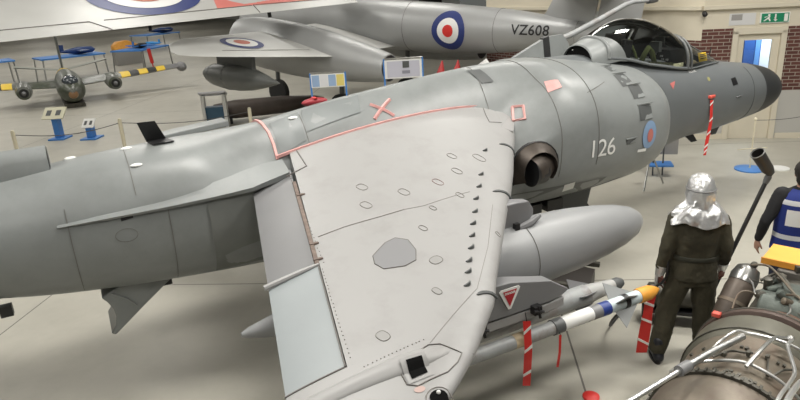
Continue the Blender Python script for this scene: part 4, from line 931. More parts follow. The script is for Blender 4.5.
for sg in (1, -1):
    mw_ = build('wing', MB().loft([msec(y, sg) for y in [.3, 1, 2, 2.9, 3.5, 4, 4.5, 5, 5.4, 5.7, 6.0, 6.15, 6.28]]), SILVER2, MET, local=True, auto=50)
    if sg == 1:
        for r_, m_, o_, nm in ((.52, NAVY, .012, 'roundel_blue_ring'), (.38, WHITE, .020, 'roundel_white_ring'), (.20, mat('roundel_dull_red', (.5, .12, .07), .5), .028, 'roundel_red_centre')):
            bm = bmesh.new(); bm.faces.new([bm.verts.new((p[0], p[1], 0)) for p in circ(5.25, 4.35, r_, 28)]); bmesh.ops.triangulate(bm, faces=bm.faces)
            for _ in range(3): bmesh.ops.subdivide_edges(bm, edges=[e for e in bm.edges if e.calc_length() > .1], cuts=1)
            bmesh.ops.triangulate(bm, faces=bm.faces)
            for i, v in enumerate(bm.verts): v.index = i
            mb = MB(); mb.add([mwtop(v.co.x, v.co.y, o_) for v in bm.verts], [tuple(v.index for v in f.verts) for f in bm.faces]); bm.free(); build(nm, mb, m_, mw_, local=True)
        build('aileron_seam', MB().tube([mwtop(interp([(0, 6.2), (2.9, 6.2), (5.3, 5.7)], y), y, .004) for y in frange(3.0, 5.3, 8)], .007, 4), SEAM, mw_, local=True)
        build('wing_pylon', MB().loft([[Vector((-s, 4.6 + q, MH + z)) for q in (-.06, .06)] + [Vector((-s, 4.6 + .06, MH - .3)), Vector((-s, 4.6 - .06, MH - .3))] for s, z in ((4.6, -.9), (5.9, -.9))]), G_DARK, MET, local=True, smooth=False)
        tk = thing('wing_fuel_tank', 'dark grey fuel tank with pointed tail under the wing of the silver jet', 'fuel tank')
        tk.parent = None
        tk.location = _m2 @ Vector((-5.2, 4.6, MH - 1.05)); tk.rotation_euler = (0, -MPT, MA); tk.scale = (.62, .85, .85)
        build('tank_body', MB().lathe([(2.0, .02), (1.9, .12), (1.6, .24), (1.1, .33), (.4, .38), (-.3, .37), (-1.0, .31), (-1.7, .19), (-2.3, .06), (-2.5, .01)], (0, 0, .15), (1, 0, 0), 26), mat('tank_dark_grey', (.11, .115, .11), .4, var=.1), tk, local=True, auto=60)
        for xx in (.3, 1.3): build('tank_seam', MB().tube([Vector((xx, (.384 if xx < 1 else .312) * math.cos(a), .15 + (.384 if xx < 1 else .312) * math.sin(a))) for a in frange(0, 2 * PI, 25)], .006, 4), G_FLAP, tk, local=True)
# undercarriage
for (s, y) in ((5.9, 1.55), (5.9, -1.55), (1.6, 0)):
    dzg = (s - 8.75) * math.sin(MPT)
    lg = build('landing_gear', MB().tube([(-s, y, MH - (.7 if y else .3)), (-s, y, .45 + dzg)], .07, 8), G_DARK, MET, local=True)
    build('wheel', MB().lathe([(-.1, .3), (-.08, .42), (.08, .42), (.1, .3)], (-s, y, .42 + dzg), (0, 1, 0), 22), TIRE, lg, local=True)
build('canopy', MB().loft([[Vector((-s, -w_ * math.cos(PI * k / 12), MH + .5 + h_ * math.sin(PI * k / 12))) for k in range(13)] for s, w_, h_ in ((1.9, .1, .1), (2.4, .34, .45), (3.4, .38, .52), (4.4, .2, .25))], closed=False, cap=False), GLASS, MET, local=True)
# ================================================================== pale wing with the red band, hung above
TW = thing('hanging_wing', 'pale silver wing with a large roundel and a red outer band, across the top left', 'aircraft wing', (-8, 9, 3.0))
A0, B0 = Vector((-15.5, 6.6, 2.93)), Vector((-3.0, 9.94, 3.25)); dAB = (B0 - A0); LEN = dAB.length; ex_ = dAB.normalized()
ey_ = Vector((-ex_.y, ex_.x, .36)).normalized()
ez_ = ex_.cross(ey_)
def twp(u, v, off=0):           # u along span 0..LEN, v chord from the trailing edge
    ch = 2.5 - .9 * u / LEN; c = 1 - min(max(v / ch, 0), 1)   # c=0 at leading edge
    h = .15 * 1.6 * math.sqrt(max(c, 0)) * (1 - c)
    return A0 + ex_ * u + ey_ * v + ez_ * (h + off)
rings = []
for u in frange(0, LEN, 16):
    ch = 2.5 - .9 * u / LEN; n = 14
    up_ = [twp(u, ch * (.5 - .5 * math.cos(PI * k / n))) for k in range(n + 1)]
    lo_ = [A0 + ex_ * u + ey_ * (ch * (.5 - .5 * math.cos(PI * k / n))) - ez_ * (.004 + .05 * math.sin(PI * k / n)) for k in range(n, -1, -1)]
    rings.append(up_ + lo_)
build('wing_skin', MB().loft(rings), SILVER2, TW, auto=50)
def twpoly(pts, off, nm, m_):
    bm = bmesh.new(); bm.faces.new([bm.verts.new((p[0], p[1], 0)) for p in pts]); bmesh.ops.triangulate(bm, faces=bm.faces)
    for _ in range(5): bmesh.ops.subdivide_edges(bm, edges=[e for e in bm.edges if e.calc_length() > .15], cuts=1)
    bmesh.ops.triangulate(bm, faces=bm.faces)
    for i, v in enumerate(bm.verts): v.index = i
    mb = MB(); mb.add([twp(v.co.x, v.co.y, off) for v in bm.verts], [tuple(v.index for v in f.verts) for f in bm.faces]); bm.free(); return build(nm, mb, m_, TW)
RU, RV = 7.72, 1.45
for r_, m_, o_, nm in ((1.28, NAVY, .010, 'roundel_blue_ring'), (.88, WHITE, .018, 'roundel_white_ring'), (.46, mat('roundel_dull_red', (.5, .12, .07), .5), .026, 'roundel_red_centre')):
    twpoly([(RU + r_ * math.cos(2 * PI * k / 36), min(RV + r_ * .82 * math.sin(2 * PI * k / 36), 2.5 - .9 * RU / LEN - .02)) for k in range(36)], o_, nm, m_)
twpoly([(LEN - 3.95, .42), (LEN - .02, .30), (LEN - .02, 1.55), (LEN - 3.5, 1.75)], .008, 'red_band', mat('faded_dayglo', (.66, .20, .17), .5, var=.05))
for pts in ([(0, .5), (6.1, .42), (6.4, .0)], [(6.4, .42), (9.9, .40)], [(9.9, .02), (9.95, .42), (LEN, .28)]):
    P3 = []
    for a, b in zip(pts, pts[1:]): P3 += [twp(a[0] + (b[0] - a[0]) * i / 12, a[1] + (b[1] - a[1]) * i / 12, .004) for i in range(13)]
    build('control_surface_seam', MB().tube(P3, .012, 4), SEAM, TW)
for u in (2.0, 10.0):
    build('hanging_cable', MB().tube([twp(u, 1.4), twp(u, 1.4) + Vector((0, 0, 8.05 - twp(u, 1.4).z))], .012, 6), STEEL, TW)
build('underwing_post', MB().tube([twp(10.6, .9) - Vector((0, 0, .12)), twp(10.6, .9) - Vector((-.05, 0, .55))], .05, 8), BLACK, TW)
# ================================================================== green camouflaged model aircraft, far left
CA = math.radians(-88)
CN = thing('camouflaged_aircraft', 'small green camouflaged twin-jet with yellow and black striped wings, far left', 'aircraft', (-10.25, 19.3, 0), CA)
def cring(s, y, z, r, n=22, rz_=None): return [Vector((-s, y + r * math.cos(2 * PI * k / n), z + (rz_ or r) * math.sin(2 * PI * k / n))) for k in range(n)]
CP = [(0, .60, .05), (.15, .60, .27), (.6, .62, .44), (1.4, .64, .49), (3.2, .70, .46), (4.8, .82, .28), (6.2, .95, .10)]
build('fuselage', MB().loft([cring(s, 0, smoothi(CP, s)[0], smoothi(CP, s)[1]) for s in frange(0, 6.2, 26)]), CAMO, CN, local=True)
cp = build('glazed_nose', MB().ball((-.70, 0, .93), .34, (1.5, .85, .75)), mat('dark_glazing', (.06, .07, .08), .12), CN, local=True)
build('canopy_frames', MB().tube([(-.5, -.2, 1.02), (-.6, 0, 1.16), (-.5, .2, 1.02)], .02, 5), WHITE, cp, local=True)
build('canopy_frame', MB().tube([(-.95, -.2, 1.02), (-1.0, 0, 1.17), (-.95, .2, 1.02)], .02, 5), WHITE, cp, local=True)
build('nose_glass', MB().ball((-.18, 0, .55), .20, (1, .9, .9)), mat('bronze_nose', (.28, .16, .08), .3), CN, local=True)
def cwing(y): return 1.5 + .18 * abs(y), 3.1 - .12 * abs(y), .66 + .055 * abs(y)
STR = [(.3, 1.9, CAMO), (1.9, 2.25, YEL2), (2.25, 2.6, BLACK), (2.6, 2.95, YEL2), (2.95, 3.3, BLACK), (3.3, 3.65, YEL2), (3.65, 4.25, G_FLAP)]
for sg in (1, -1):
    for a, b, m_ in STR:
        secs = []
        for y in (a, b):
            l_, t_, z = cwing(y); secs.append([Vector((-l_, y * sg, z)), Vector((-(l_ + .3), y * sg, z + .13)), Vector((-t_, y * sg, z + .12)), Vector((-(l_ + .4), y * sg, z - .08))])
        build('wing_section' if m_ is not CAMO else 'inner_wing', MB().loft(secs), m_, CN, local=True)
    nc = build('engine_nacelle', MB().loft([cring(s, 1.55 * sg, .66, r) for s, r in ((1.0, .17), (1.05, .24), (1.6, .29), (2.8, .27), (3.9, .15))]), CAMO, CN, local=True)
    build('intake', MB().flat(cring(.995, 1.55 * sg, .66, .16)), BLACK, nc, local=True)
    build('intake_cone', MB().lathe([(0, .08), (.12, .01)], (-1.0, 1.55 * sg, .66), (1, 0, 0), 12), G_FLAP, nc, local=True)
    build('wing_tip_tank', MB().ball((-2.5, 4.35 * sg, .88), .2, (2.6, 1, 1)), G_FLAP, CN, local=True)
    secs = [[Vector((-(5.2 + .25 * y), y * sg, .95 + .16 * y)), Vector((-(5.5 + .2 * y), y * sg, 1.0 + .16 * y)), Vector((-(6.1 + .05 * y), y * sg, .95 + .16 * y)), Vector((-(5.6), y * sg, .92 + .16 * y))] for y in (.05, 1.8)]
    build('tailplane', MB().loft(secs), mat('pale_tailplane', (.33, .34, .30), .5), CN, local=True)
secs = [[Vector((-a, 0, z)), Vector((-(a + b) / 2, .05, z)), Vector((-b, 0, z)), Vector((-(a + b) / 2, -.05, z))] for z, a, b in ((.95, 4.9, 6.2), (2.35, 5.7, 6.35))]
build('tail_fin', MB().loft(secs), CAMO, CN, local=True)
build('yellow_band', MB().loft([cring(s, 0, smoothi(CP, s)[0], smoothi(CP, s)[1] + .012) for s in (4.3, 4.7)]), YEL2, CN, local=True)
build('plinth', MB().loft([[Vector((x * k, y * k - 0, z)) for x, y in ((-.5, -.35), (-.5, .35), (-4.0, .35), (-4.0, -.35))] for z, k in ((0, 1.0), (.16, .97))]), ENGD, CN, local=True, smooth=False)  # dark slab added under the belly, standing in for its floor shadow
# ================================================================== blue-topped display tables with model aircraft
tabs = [((-5.2, 44.5), (-2.6, 46.0), 2.0, 'farthest blue-topped table, just under the edge of the pale wing'), ((-7.4, 29.9), (-5.6, 32.2), 1.8, 'blue-topped table left of the silver jet wing, crowded with models'), ((-11.5, 29.9), (-8.6, 30.6), 1.9, 'long blue-topped table behind the camouflaged aircraft'), ((-14.2, 30.9), (-12.6, 31.2), 1.9, 'blue-topped table at the left edge of the picture')]
def model_plane(label, c, az, s, m_, m2):
    t = thing('model_aircraft', label, 'model aircraft', c, az)
    build('fuselage', MB().lathe([(.5 * s, .02), (.4 * s, .09 * s), (0, .11 * s), (-.5 * s, .03)], (0, 0, .13 * s), (1, 0, 0), 12), m_, t, local=True)
    build('wing', MB().box((.05 * s, 0, .14 * s), (.26 * s, 1.2 * s, .03 * s)), m2, t, local=True, smooth=False)
    build('tailplane', MB().box((-.44 * s, 0, .14 * s), (.12 * s, .4 * s, .02 * s)), m2, t, local=True, smooth=False)
    build('fin', MB().box((-.44 * s, 0, .24 * s), (.12 * s, .02 * s, .18 * s)), m2, t, local=True, smooth=False)
    return t
TH = 1.15
for (a, b, wd2, lab) in tabs:
    a = Vector((a[0], a[1], 0)); b = Vector((b[0], b[1], 0)); d = (b - a); L_ = d.length; az = math.atan2(d.y, d.x)
    t = thing('display_table', lab, 'table', tuple((a + b) / 2), az, 'blue-topped display tables')
    build('table_top', MB().box((0, 0, TH), (L_, wd2, .07)), BLUE, t, local=True, smooth=False)
    for x in (-L_ / 2 + .08, L_ / 2 - .08):
        for y in (-wd2 / 2 + .08, wd2 / 2 - .08): build('leg', MB().tube([(x, y, TH - .03), (x * 1.05, y * 1.05, 0)], .035, 6), STEEL, t, local=True)
NV = mat('model_navy', (.02, .05, .16), .4); SKY = mat('model_sky_blue', (.05, .30, .65), .4)
mdl = [('dark blue model aircraft on the farthest table under the pale wing', (-3.4, 45.3), .3, 1.9, NV, BLACK),
       ('black and blue model aircraft on the crowded blue table', (-6.6, 30.6), .9, 1.3, BLACK, BLUE), ('sky blue model aircraft at the far right end of the crowded table', (-5.75, 32.2), 2.4, 1.0, SKY, SKY),
       ('long dark blue model on the table behind the camouflaged aircraft', (-9.6, 30.3), .25, 1.7, NV, NV)]
for lab, c, az, s, m_, m2 in mdl: model_plane(lab, (c[0], c[1], TH + .036 - .02 * s), az, s, m_, m2)
t = thing('model_vehicle', 'orange model vehicle with a black base on a low plinth between the blue tables', 'model vehicle', (-6.9, 35.6, 0), .3)
build('body', MB().loft([[Vector((x, y, z)) for y, z in ((-.4 * k, .9), (.4 * k, .9), (.3 * k, .9 + h), (-.3 * k, .9 + h))] for x, k, h in ((-.8, .6, .25), (-.5, 1, .45), (.1, 1, .5), (.5, 1, .3), (.8, .7, .22))]), ORANGE, t, local=True, bevel=.05)
build('plinth', MB().box((0, 0, .45), (1.5, .6, .9)), mat('plinth_grey', (.3, .29, .27), .7), t, local=True, smooth=False)
tag(build('striped_post', MB().tube([(-6.25, 29.5, .45), (-6.32, 29.5, 1.2)], .09, 8).tube([(-6.23, 29.5, 0), (-6.25, 29.5, .5)], .03, 8), RED), 'short red post in front of the blue tables', 'post')
# ================================================================== stands, barrier, boards
bp_ = [(-9.42, 10.25), (-11.7, 10.56), (-6.48, 9.3)]
labs = ['cream barrier post rising behind the black vent door on the jet spine', 'cream barrier post behind the tail root at the left edge', 'short visible top of a cream barrier post behind the wing root']
for (x, y), lab in zip(bp_, labs):
    t = thing('barrier_post', lab, 'barrier post', (x, y, 0), 0, 'cream barrier posts behind the jump jet')
    build('post', MB().lathe([(0.02, .045), (.90, .045), (.94, .035), (.95, .01)], (0, 0, 0), (0, 0, 1), 14), CREAMP, t, local=True)
    build('base', MB().lathe([(0, .18), (.03, .18), (.05, .06)], (0, 0, 0), (0, 0, 1), 20), BLACK, t, local=True)
pa, pb = Vector((-9.42, 10.25, .84)), Vector((-6.48, 9.3, .84))
tag(build('barrier_rope', MB().tube([pa.lerp(pb, i / 12) - Vector((0, 0, .12 * math.sin(PI * i / 12))) for i in range(13)], .010, 5), mat('rope_grey', (.12, .12, .12), .8)), 'thin dark rope strung between two cream barrier posts', 'rope')
pc = Vector((-11.7, 10.56, .84))
tag(build('barrier_rope', MB().tube([pc.lerp(pa, i / 12) - Vector((0, 0, .14 * math.sin(PI * i / 12))) for i in range(13)], .010, 5), mat('rope_grey', (.12, .12, .12), .8)), 'thin dark rope running left to the cream post at the picture edge', 'rope')
def infostand(label, x, y, h, bw, bh, m_board, az=math.radians(-120), col=BLUE):
    t = thing('information_stand', label, 'stand', (x, y, 0), az)
    build('base', MB().box((0, 0, .02), (.5, .45, .04)), col, t, local=True, smooth=False)
    build('column', MB().box((0, 0, h / 2), (.22, .16, h)), col, t, local=True, smooth=False)
    bd = build('board', MB().box((0.02, 0, h + .08), (bh, bw, .03), rot=Matrix.Rotation(.7, 3, 'Y')), m_board, t, local=True, smooth=False)
    Rr = Matrix.Rotation(.7, 3, 'Y')
    for yy in (-.12, .1):
        build('printed_picture', MB().box(Vector((0.02, yy * bw / .5, h + .08)) + Rr @ Vector((0, 0, .018)), (bh * .45, bw * .22, .006), rot=Rr), G_DARK, bd, local=True, smooth=False)
    return t
infostand('cream board on a blue column in front of the camouflaged aircraft', -10.85, 13.9, .66, .62, .42, mat('board_cream', (.62, .60, .45), .5))
infostand('small white board on a blue base right of the camouflaged aircraft nose', -10.05, 13.25, .36, .34, .32, WHITE)
# board with coloured panels and legs
def frameboard(label, x, y, az, z0, z1, wdt, cols):
    t = thing('display_board', label, 'display board', (x, y, 0), az)
    n = len(cols)
    build('panel', MB().box((0, 0, (z0 + z1) / 2), (wdt, .03, z1 - z0)), WHITE, t, local=True, smooth=False)
    for i, c in enumerate(cols):
        w1 = wdt * .94 / n; build('printed_sheet', MB().box((-wdt * .47 + w1 * (i + .5), -.018, (z0 + z1) / 2), (w1 * .9, .006, (z1 - z0) * .86)), c, t, local=True, smooth=False)
    for sx in (-1, 1): build('leg', MB().tube([(sx * wdt * .5, 0, z1 + .03), (sx * wdt * .5, 0, 0)], .022, 6), BLUE, t, local=True)
    build('rail', MB().tube([(-wdt * .5, 0, z1 + .03), (wdt * .5, 0, z1 + .03)], .02, 6), STEEL, t, local=True)
    return t
SB = mat('sheet_pale_blue', (.30, .42, .62), .5); SY = mat('sheet_yellow', (.72, .60, .18), .5); SW_ = mat('sheet_white', (.7, .7, .72), .5)
frameboard('board with blue, white and yellow sheets in front of the silver nacelle', -5.07, 7.34, math.radians(-27), 1.50, 1.80, .80, [SB, SW_, SB, SY])
frameboard('large white board with a small dark picture beside the silver fuselage', -3.50, 6.59, math.radians(-27), 1.60, 2.02, .88, [mat('sheet_lilac', (.52, .52, .60), .5)])
build('dark_picture', MB().box((.06, -.026, 1.91), (.15, .006, .15)), G_DARK, [o_ for o_ in COL.objects if o_.name.startswith('display_board')][-1], local=True, smooth=False)
build('text_block', MB().box((.06, -.026, 1.74), (.18, .006, .07)), mat('print_grey', (.25, .25, .3), .6), [o_ for o_ in COL.objects if o_.name.startswith('display_board')][-1], local=True, smooth=False)
# small pale lectern with posts, dark trolley behind
t = thing('lectern', 'small pale lectern with white legs behind the jet spine', 'lectern', (-6.75, 12.2, 0), math.radians(-20))
build('top', MB().box((0, 0, .98), (.75, .45, .05), rot=Matrix.Rotation(-.3, 3, 'X')), PAPER, t, local=True, smooth=False)
build('dark_sheet', MB().box((0, .0, 1.012), (.5, .3, .01), rot=Matrix.Rotation(-.3, 3, 'X')), G_DARK, t, local=True, smooth=False)
for x in (-.3, .3): build('leg', MB().box((x, 0, .48), (.09, .3, .95)), WHITE, t, local=True, smooth=False)
build('shelf', MB().box((0, .05, .35), (.55, .3, .5)), mat('lectern_blue', (.05, .12, .2), .5), t, local=True, smooth=False)
t = thing('dark_canoe_fairing', 'long dark brown casing lying on the floor beneath the silver jet', 'aircraft part', (-5.1, 12.4, 0), math.radians(-12))
build('casing', MB().lathe([(-1.7, .05), (-1.6, .2), (-1.0, .28), (.4, .26), (1.4, .18), (1.7, .1)], (0, 0, .38), (1, 0, 0), 18), mat('dark_brown_casing', (.09, .07, .06), .5, var=.2), t, local=True)
for x in (-1.2, 1.0): build('cradle', MB().prism([(x, -.3, 0), (x, .3, 0), (x, .2, .2), (x, -.2, .2)], (.08, 0, 0)), BLACK, t, local=True, smooth=False)
# red, white and black engine exhibit beside the white board
t = thing('engine_exhibit', 'black engine exhibit with red cones and a white drum below the silver fuselage', 'exhibit', (-1.45, 7.3, 0), math.radians(-30))
build('frame', MB().box((0, 0, .68), (1.7, .7, 1.36)), BLACK, t, local=True, smooth=False)
for x in (-.55, -.15): build('red_cone', MB().lathe([(0, .14), (.42, .015)], (x, -.15, 1.36), (.15, 0, 1), 14), mat('cone_red', (.45, .04, .04), .5), t, local=True)
dr = build('white_drum', MB().lathe([(-.25, .17), (.25, .17)], (.50, -.2, 1.50), (.7, 0, .5), 18), WHITE, t, local=True)
build('red_end', MB().lathe([(-.29, .15), (-.255, .17)], (.50, -.2, 1.50), (.7, 0, .5), 18), RED, dr, local=True)
for k in range(4): build('pipe', MB().tube([(-.3 + .2 * k, -.36, .9), (-.1 + .2 * k, -.40, 1.25), (.2 + .2 * k, -.36, 1.22)], .022, 6), STEEL, t, local=True)
# wheels, stands beneath / under the silver jet seen as dark shapes
t = thing('wheel_chock_trolley', 'dark trolley frame standing under the belly of the silver jet', 'trolley', (.2, 8.9, 0), math.radians(-40))
build('deck', MB().box((0, 0, .55), (1.6, .8, .12)), mat('trolley_brown', (.09, .05, .04), .6), t, local=True, smooth=False)
for x in (-.65, .65):
    for y in (-.35, .35): build('wheel', MB().lathe([(-.05, .22), (.05, .22)], (x, y, .22), (0, 1, 0), 16), TIRE, t, local=True)
build('upright', MB().prism([(-.7, 0, .6), (-.2, 0, .6), (-.6, 0, 1.35)], (0, .1, 0)), mat('trolley_brown', (.09, .05, .04), .6), t, local=True, smooth=False)
# far white aircraft over the silver fuselage
t = thing('white_aircraft', 'distant white light aircraft showing above the silver fuselage', 'aircraft', (11.5, 34, 0), math.radians(-20))
build('fuselage', MB().lathe([(-4, .1), (-3, .5), (0, .75), (3, .7), (3.8, .2)], (0, 0, 2.1), (1, 0, 0), 18), WHITE, t, local=True)
build('wing', MB().box((.5, 0, 2.9), (1.6, 9, .16)), WHITE, t, local=True, smooth=False)
build('cabin_window', MB().box((1.6, -.66, 2.35), (1.6, .1, .4)), BLACK, t, local=True, smooth=False)
build('tail_fin', MB().prism([(-4, 0, 2.2), (-3, 0, 2.2), (-3.6, 0, 3.6), (-4.1, 0, 3.6)], (0, .1, 0)), RED, t, local=True, smooth=False)
for x, y in ((0, -1.1), (0, 1.1), (3, 0)):
    lg = build('landing_gear', MB().tube([(x, y * .4, 1.5), (x, y, .3)], .06, 6), BLACK, t, local=True)
    build('wheel', MB().lathe([(-.08, .3), (.08, .3)], (x, y, .3), (0, 1, 0), 16), TIRE, lg, local=True)
# ---- near the nose: stands with blue bases
t = thing('rope_stanchion', 'slim white stanchion with an oval blue base below the jet nose', 'stanchion', (.62, .72, 0))
build('base', MB().lathe([(0, .26), (.02, .26), (.03, .22)], (0, 0, 0), (0, 0, 1), 26), BLUE, t, local=True)
build('post', MB().tube([(0, 0, .02), (.02, .02, .93)], .014, 8), CREAMP, t, local=True)
build('finial', MB().ball((.02, .02, .95), .03), CREAMP, t, local=True)
build('cross_foot', MB().tube([(-.25, .12, .40), (.25, -.12, .40)], .012, 6), CREAMP, t, local=True)
a, b = Vector((.64, .74, .93)), Vector((3.4, .6, .95))
tag(build('barrier_rope', MB().tube([a.lerp(b, i / 12) - Vector((0, 0, .12 * math.sin(PI * i / 12))) for i in range(13)], .006, 5), mat('rope_grey', (.12, .12, .12), .8)), 'thin dark rope running right from the slim white stanchion', 'rope')
t = thing('floor_disc', 'small white disc base on the floor just right of the black lance horn', 'floor plate', (1.05, .42, 0))
build('disc', MB().lathe([(0, .17), (.02, .17)], (0, 0, 0), (0, 0, 1), 22), WHITE, t, local=True)
t = thing('display_board', 'grey board on thin legs with a blue foot, under the jet intake', 'display board', (-.85, 1.55, 0), math.radians(-40))
build('panel', MB().box((0, 0, .75), (.62, .03, .75)), mat('board_grey', (.35, .34, .33), .6), t, local=True, smooth=False)
build('foot', MB().box((0, -.12, .22), (.42, .32, .03)), BLUE, t, local=True, smooth=False)
for x in (-.12, .05): build('leg', MB().tube([(x, -.05, 1.0), (x, -.12, 0)], .014, 6), G_DARK, t, local=True)
t = thing('jack_stand', 'slim tripod prop with a black foot pad under the jet belly', 'prop', (-1.9, .95, 0))
build('leg', MB().tube([(.0, .0, .02), (.28, .15, .62)], .016, 6), STEEL, t, local=True)
build('leg', MB().tube([(.6, .1, .02), (.30, .15, .62)], .016, 6), STEEL, t, local=True)
build('pad', MB().box((.32, .17, .64), (.22, .06, .03)), BLACK, t, local=True, smooth=False)
# dark wedge frame on the floor below the drop tank
t = thing('loading_ramp', 'dark wedge-shaped frame on the floor behind the missiles', 'ramp', (-5.62, -1.12, 0), math.radians(-52))
build('deck', MB().prism([(-.42, -.3, .0), (.36, -.3, .0), (.36, -.3, .26), (-.2, -.3, .32)], (0, .6, 0)), mat('ramp_dark', (.03, .025, .022), .5), t, local=True, smooth=False)
build('rail', MB().box((.05, -.33, .31), (.72, .06, .05)), ENGD, t, local=True, smooth=False)
build('rail', MB().box((.05, .33, .31), (.72, .06, .05)), ENGD, t, local=True, smooth=False)
tag(build('red_foot', MB().lathe([(0, .075), (.02, .075), (.04, .04)], (-6.71, -2.77, 0), (0, 0, 1), 20), RED), 'small red round foot on the floor at the bottom edge below the missiles', 'floor foot')
# ================================================================== people
def limb(mb, pts, rs, n=12, squash=1.0, sdir=None):
    pts = [Vector(p) for p in pts]; a, b = pts[0], pts[-1]
    d0 = (pts[1] - a).normalized(); d1 = (b - pts[-2]).normalized()
    P_, R_ = [], []
    for k in (90, 60, 30): P_.append(a - d0 * rs[0] * math.sin(math.radians(k))); R_.append(max(rs[0] * math.cos(math.radians(k)), rs[0] * .05))
    P_ += pts; R_ += list(rs)
    for k in (30, 60, 90): P_.append(b + d1 * rs[-1] * math.sin(math.radians(k))); R_.append(max(rs[-1] * math.cos(math.radians(k)), rs[-1] * .05))
    mb.tube(P_, R_, n); return mb
def torso(mb, secs, n=24):      # (z, x centre, rx, ry)
    mb.loft([[Vector((xc + rx * math.cos(2 * PI * k / n), ry * math.sin(2 * PI * k / n), z)) for k in range(n)] for z, xc, rx, ry in secs]); return mb
def hand(mb, wrist, dirv, palm, side, curl=.5):
    """wrist point, direction of the fingers, palm normal, side of the thumb"""
    w_ = Vector(wrist); d = Vector(dirv).normalized(); p = Vector(palm); p = (p - d * p.dot(d)).normalized(); s_ = d.cross(p).normalized() * side
    limb(mb, [w_ - d * .03, w_ + d * .01, w_ + d * .05, w_ + d * .085], [.027, .027, .03, .028], 10)
    for i, (o_, L_, r_) in enumerate(((.030, .072, .0095), (.010, .080, .0098), (-.010, .075, .0095), (-.029, .058, .0085))):
        b = w_ + d * .085 + s_ * o_; c1, c2, c3 = curl * .5, curl * 1.1, curl * 1.7
        q1 = b + (d * math.cos(c1) + p * math.sin(c1)) * L_ * .42; q2 = q1 + (d * math.cos(c2) + p * math.sin(c2)) * L_ * .33; q3 = q2 + (d * math.cos(c3) + p * math.sin(c3)) * L_ * .25
        limb(mb, [w_ + d * .05 + s_ * o_ * .8, b, q1, q2, q3], [.012, r_ * 1.1, r_, r_ * .95, r_ * .8], 8)
    t0 = w_ + d * .02 + s_ * .022; t1 = t0 + (d * .6 + s_ * .7 + p * .3).normalized() * .035; t2 = t1 + (d * .85 + s_ * .25 + p * .5).normalized() * .028; t3 = t2 + (d * .9 + p * .5).normalized() * .02
    limb(mb, [t0, t1, t2, t3], [.016, .0125, .011, .009], 8)
def head(mb, c, tilt=0):
    c = Vector(c)
    mb.ball(c + Vector((-.008, 0, .02)), .1, (1.0, .78, 1.02), 20, 14)
    mb.ball(c + Vector((.028, 0, -.045)), .07, (.95, .82, 1.0), 16, 10)
    mb.ball(c + Vector((.06, 0, -.085)), .028, (1, 1.2, .8), 10, 8)                  # chin
    limb(mb, [c + Vector((.088, 0, .012)), c + Vector((.108, 0, -.02))], [.009, .015], 8)  # nose
    for sg in (1, -1):
        mb.ball(c + Vector((-.005, .078 * sg, -.012)), .028, (.65, .35, 1.05), 10, 8)      # ears
        mb.ball(c + Vector((.082, .032 * sg, .028)), .016, (.7, 1.3, .5), 8, 6)
    limb(mb, [c + Vector((.088, -.02, -.055)), c + Vector((.093, 0, -.055)), c + Vector((.088, .02, -.055))], [.006, .008, .006], 6)
def fleshy(nm, mb, m_, par, vox=.011, smooth=2, disp=0, dscale=.2, local=True):
    o_ = build(nm, mb, m_, par, local=local)
    md = o_.modifiers.new('merge', 'REMESH'); md.mode = 'VOXEL'; md.voxel_size = vox; md.use_smooth_shade = True
    if smooth:
        sm = o_.modifiers.new('smooth', 'SMOOTH'); sm.iterations = smooth; sm.factor = .5
    if disp:
        tx = bpy.data.textures.new('folds', 'CLOUDS'); tx.noise_scale = dscale; tx.noise_depth = 2
        dm_ = o_.modifiers.new('folds', 'DISPLACE'); dm_.texture = tx; dm_.strength = disp; dm_.mid_level = .5; dm_.texture_coords = 'LOCAL'
    return o_
# ---- figure in the silver hood
P1 = thing('person', 'person in silver fire hood and olive overalls seen from behind, holding a black lance', 'person', (-5.50, -2.78, 0), math.radians(52))
RH, LH = Vector((.08, -.265, .92)), Vector((-.02, .285, .90))    # wrists
sh_l, sh_r = Vector((-.01, .178, 1.425)), Vector((-.01, -.178, 1.425)); el_l, el_r = Vector((-.05, .245, 1.16)), Vector((-.04, -.24, 1.17))
ft_l, ft_r = Vector((-.05, .25, .07)), Vector((.05, -.17, .07))
kn_l, kn_r = Vector((.02, .185, .50)), Vector((.06, -.14, .50))
mb = MB(); torso(mb, [(.86, 0, .10, .15), (.95, 0, .115, .165), (1.08, 0, .10, .145), (1.25, 0, .115, .16), (1.38, 0, .11, .175), (1.46, -.005, .075, .12), (1.50, 0, .05, .06)])
limb(mb, [(0, 0, 1.46), (.005, 0, 1.58)], [.058, .055]); head(mb, (.02, 0, 1.655))
for s_, e_, w_, sg in ((sh_l, el_l, LH, 1), (sh_r, el_r, RH, -1)):
    limb(mb, [s_, s_.lerp(e_, .5), e_, e_.lerp(w_, .4), w_], [.055, .048, .038, .036, .026])
for f_, k_, sg in ((ft_l, kn_l, 1), (ft_r, kn_r, -1)):
    limb(mb, [(0, .09 * sg, .90), Vector((0, .09 * sg, .90)).lerp(k_, .5), k_, k_.lerp(f_, .4), f_], [.085, .075, .055, .05, .036])
    limb(mb, [f_ + Vector((-.04, 0, -.02)), f_ + Vector((.12, .01 * sg, -.04))], [.04, .03])
hand(mb, LH, (.05, .0, -1), (.2, -1, 0), 1, .45)
LANCE_A = Vector((.10, -.33, .80)); 
hand(mb, RH, (.15, -.10, -1), (.2, 1, 0), -1, 1.0)
fleshy('body', mb, GLOVE, P1, .009, 2)
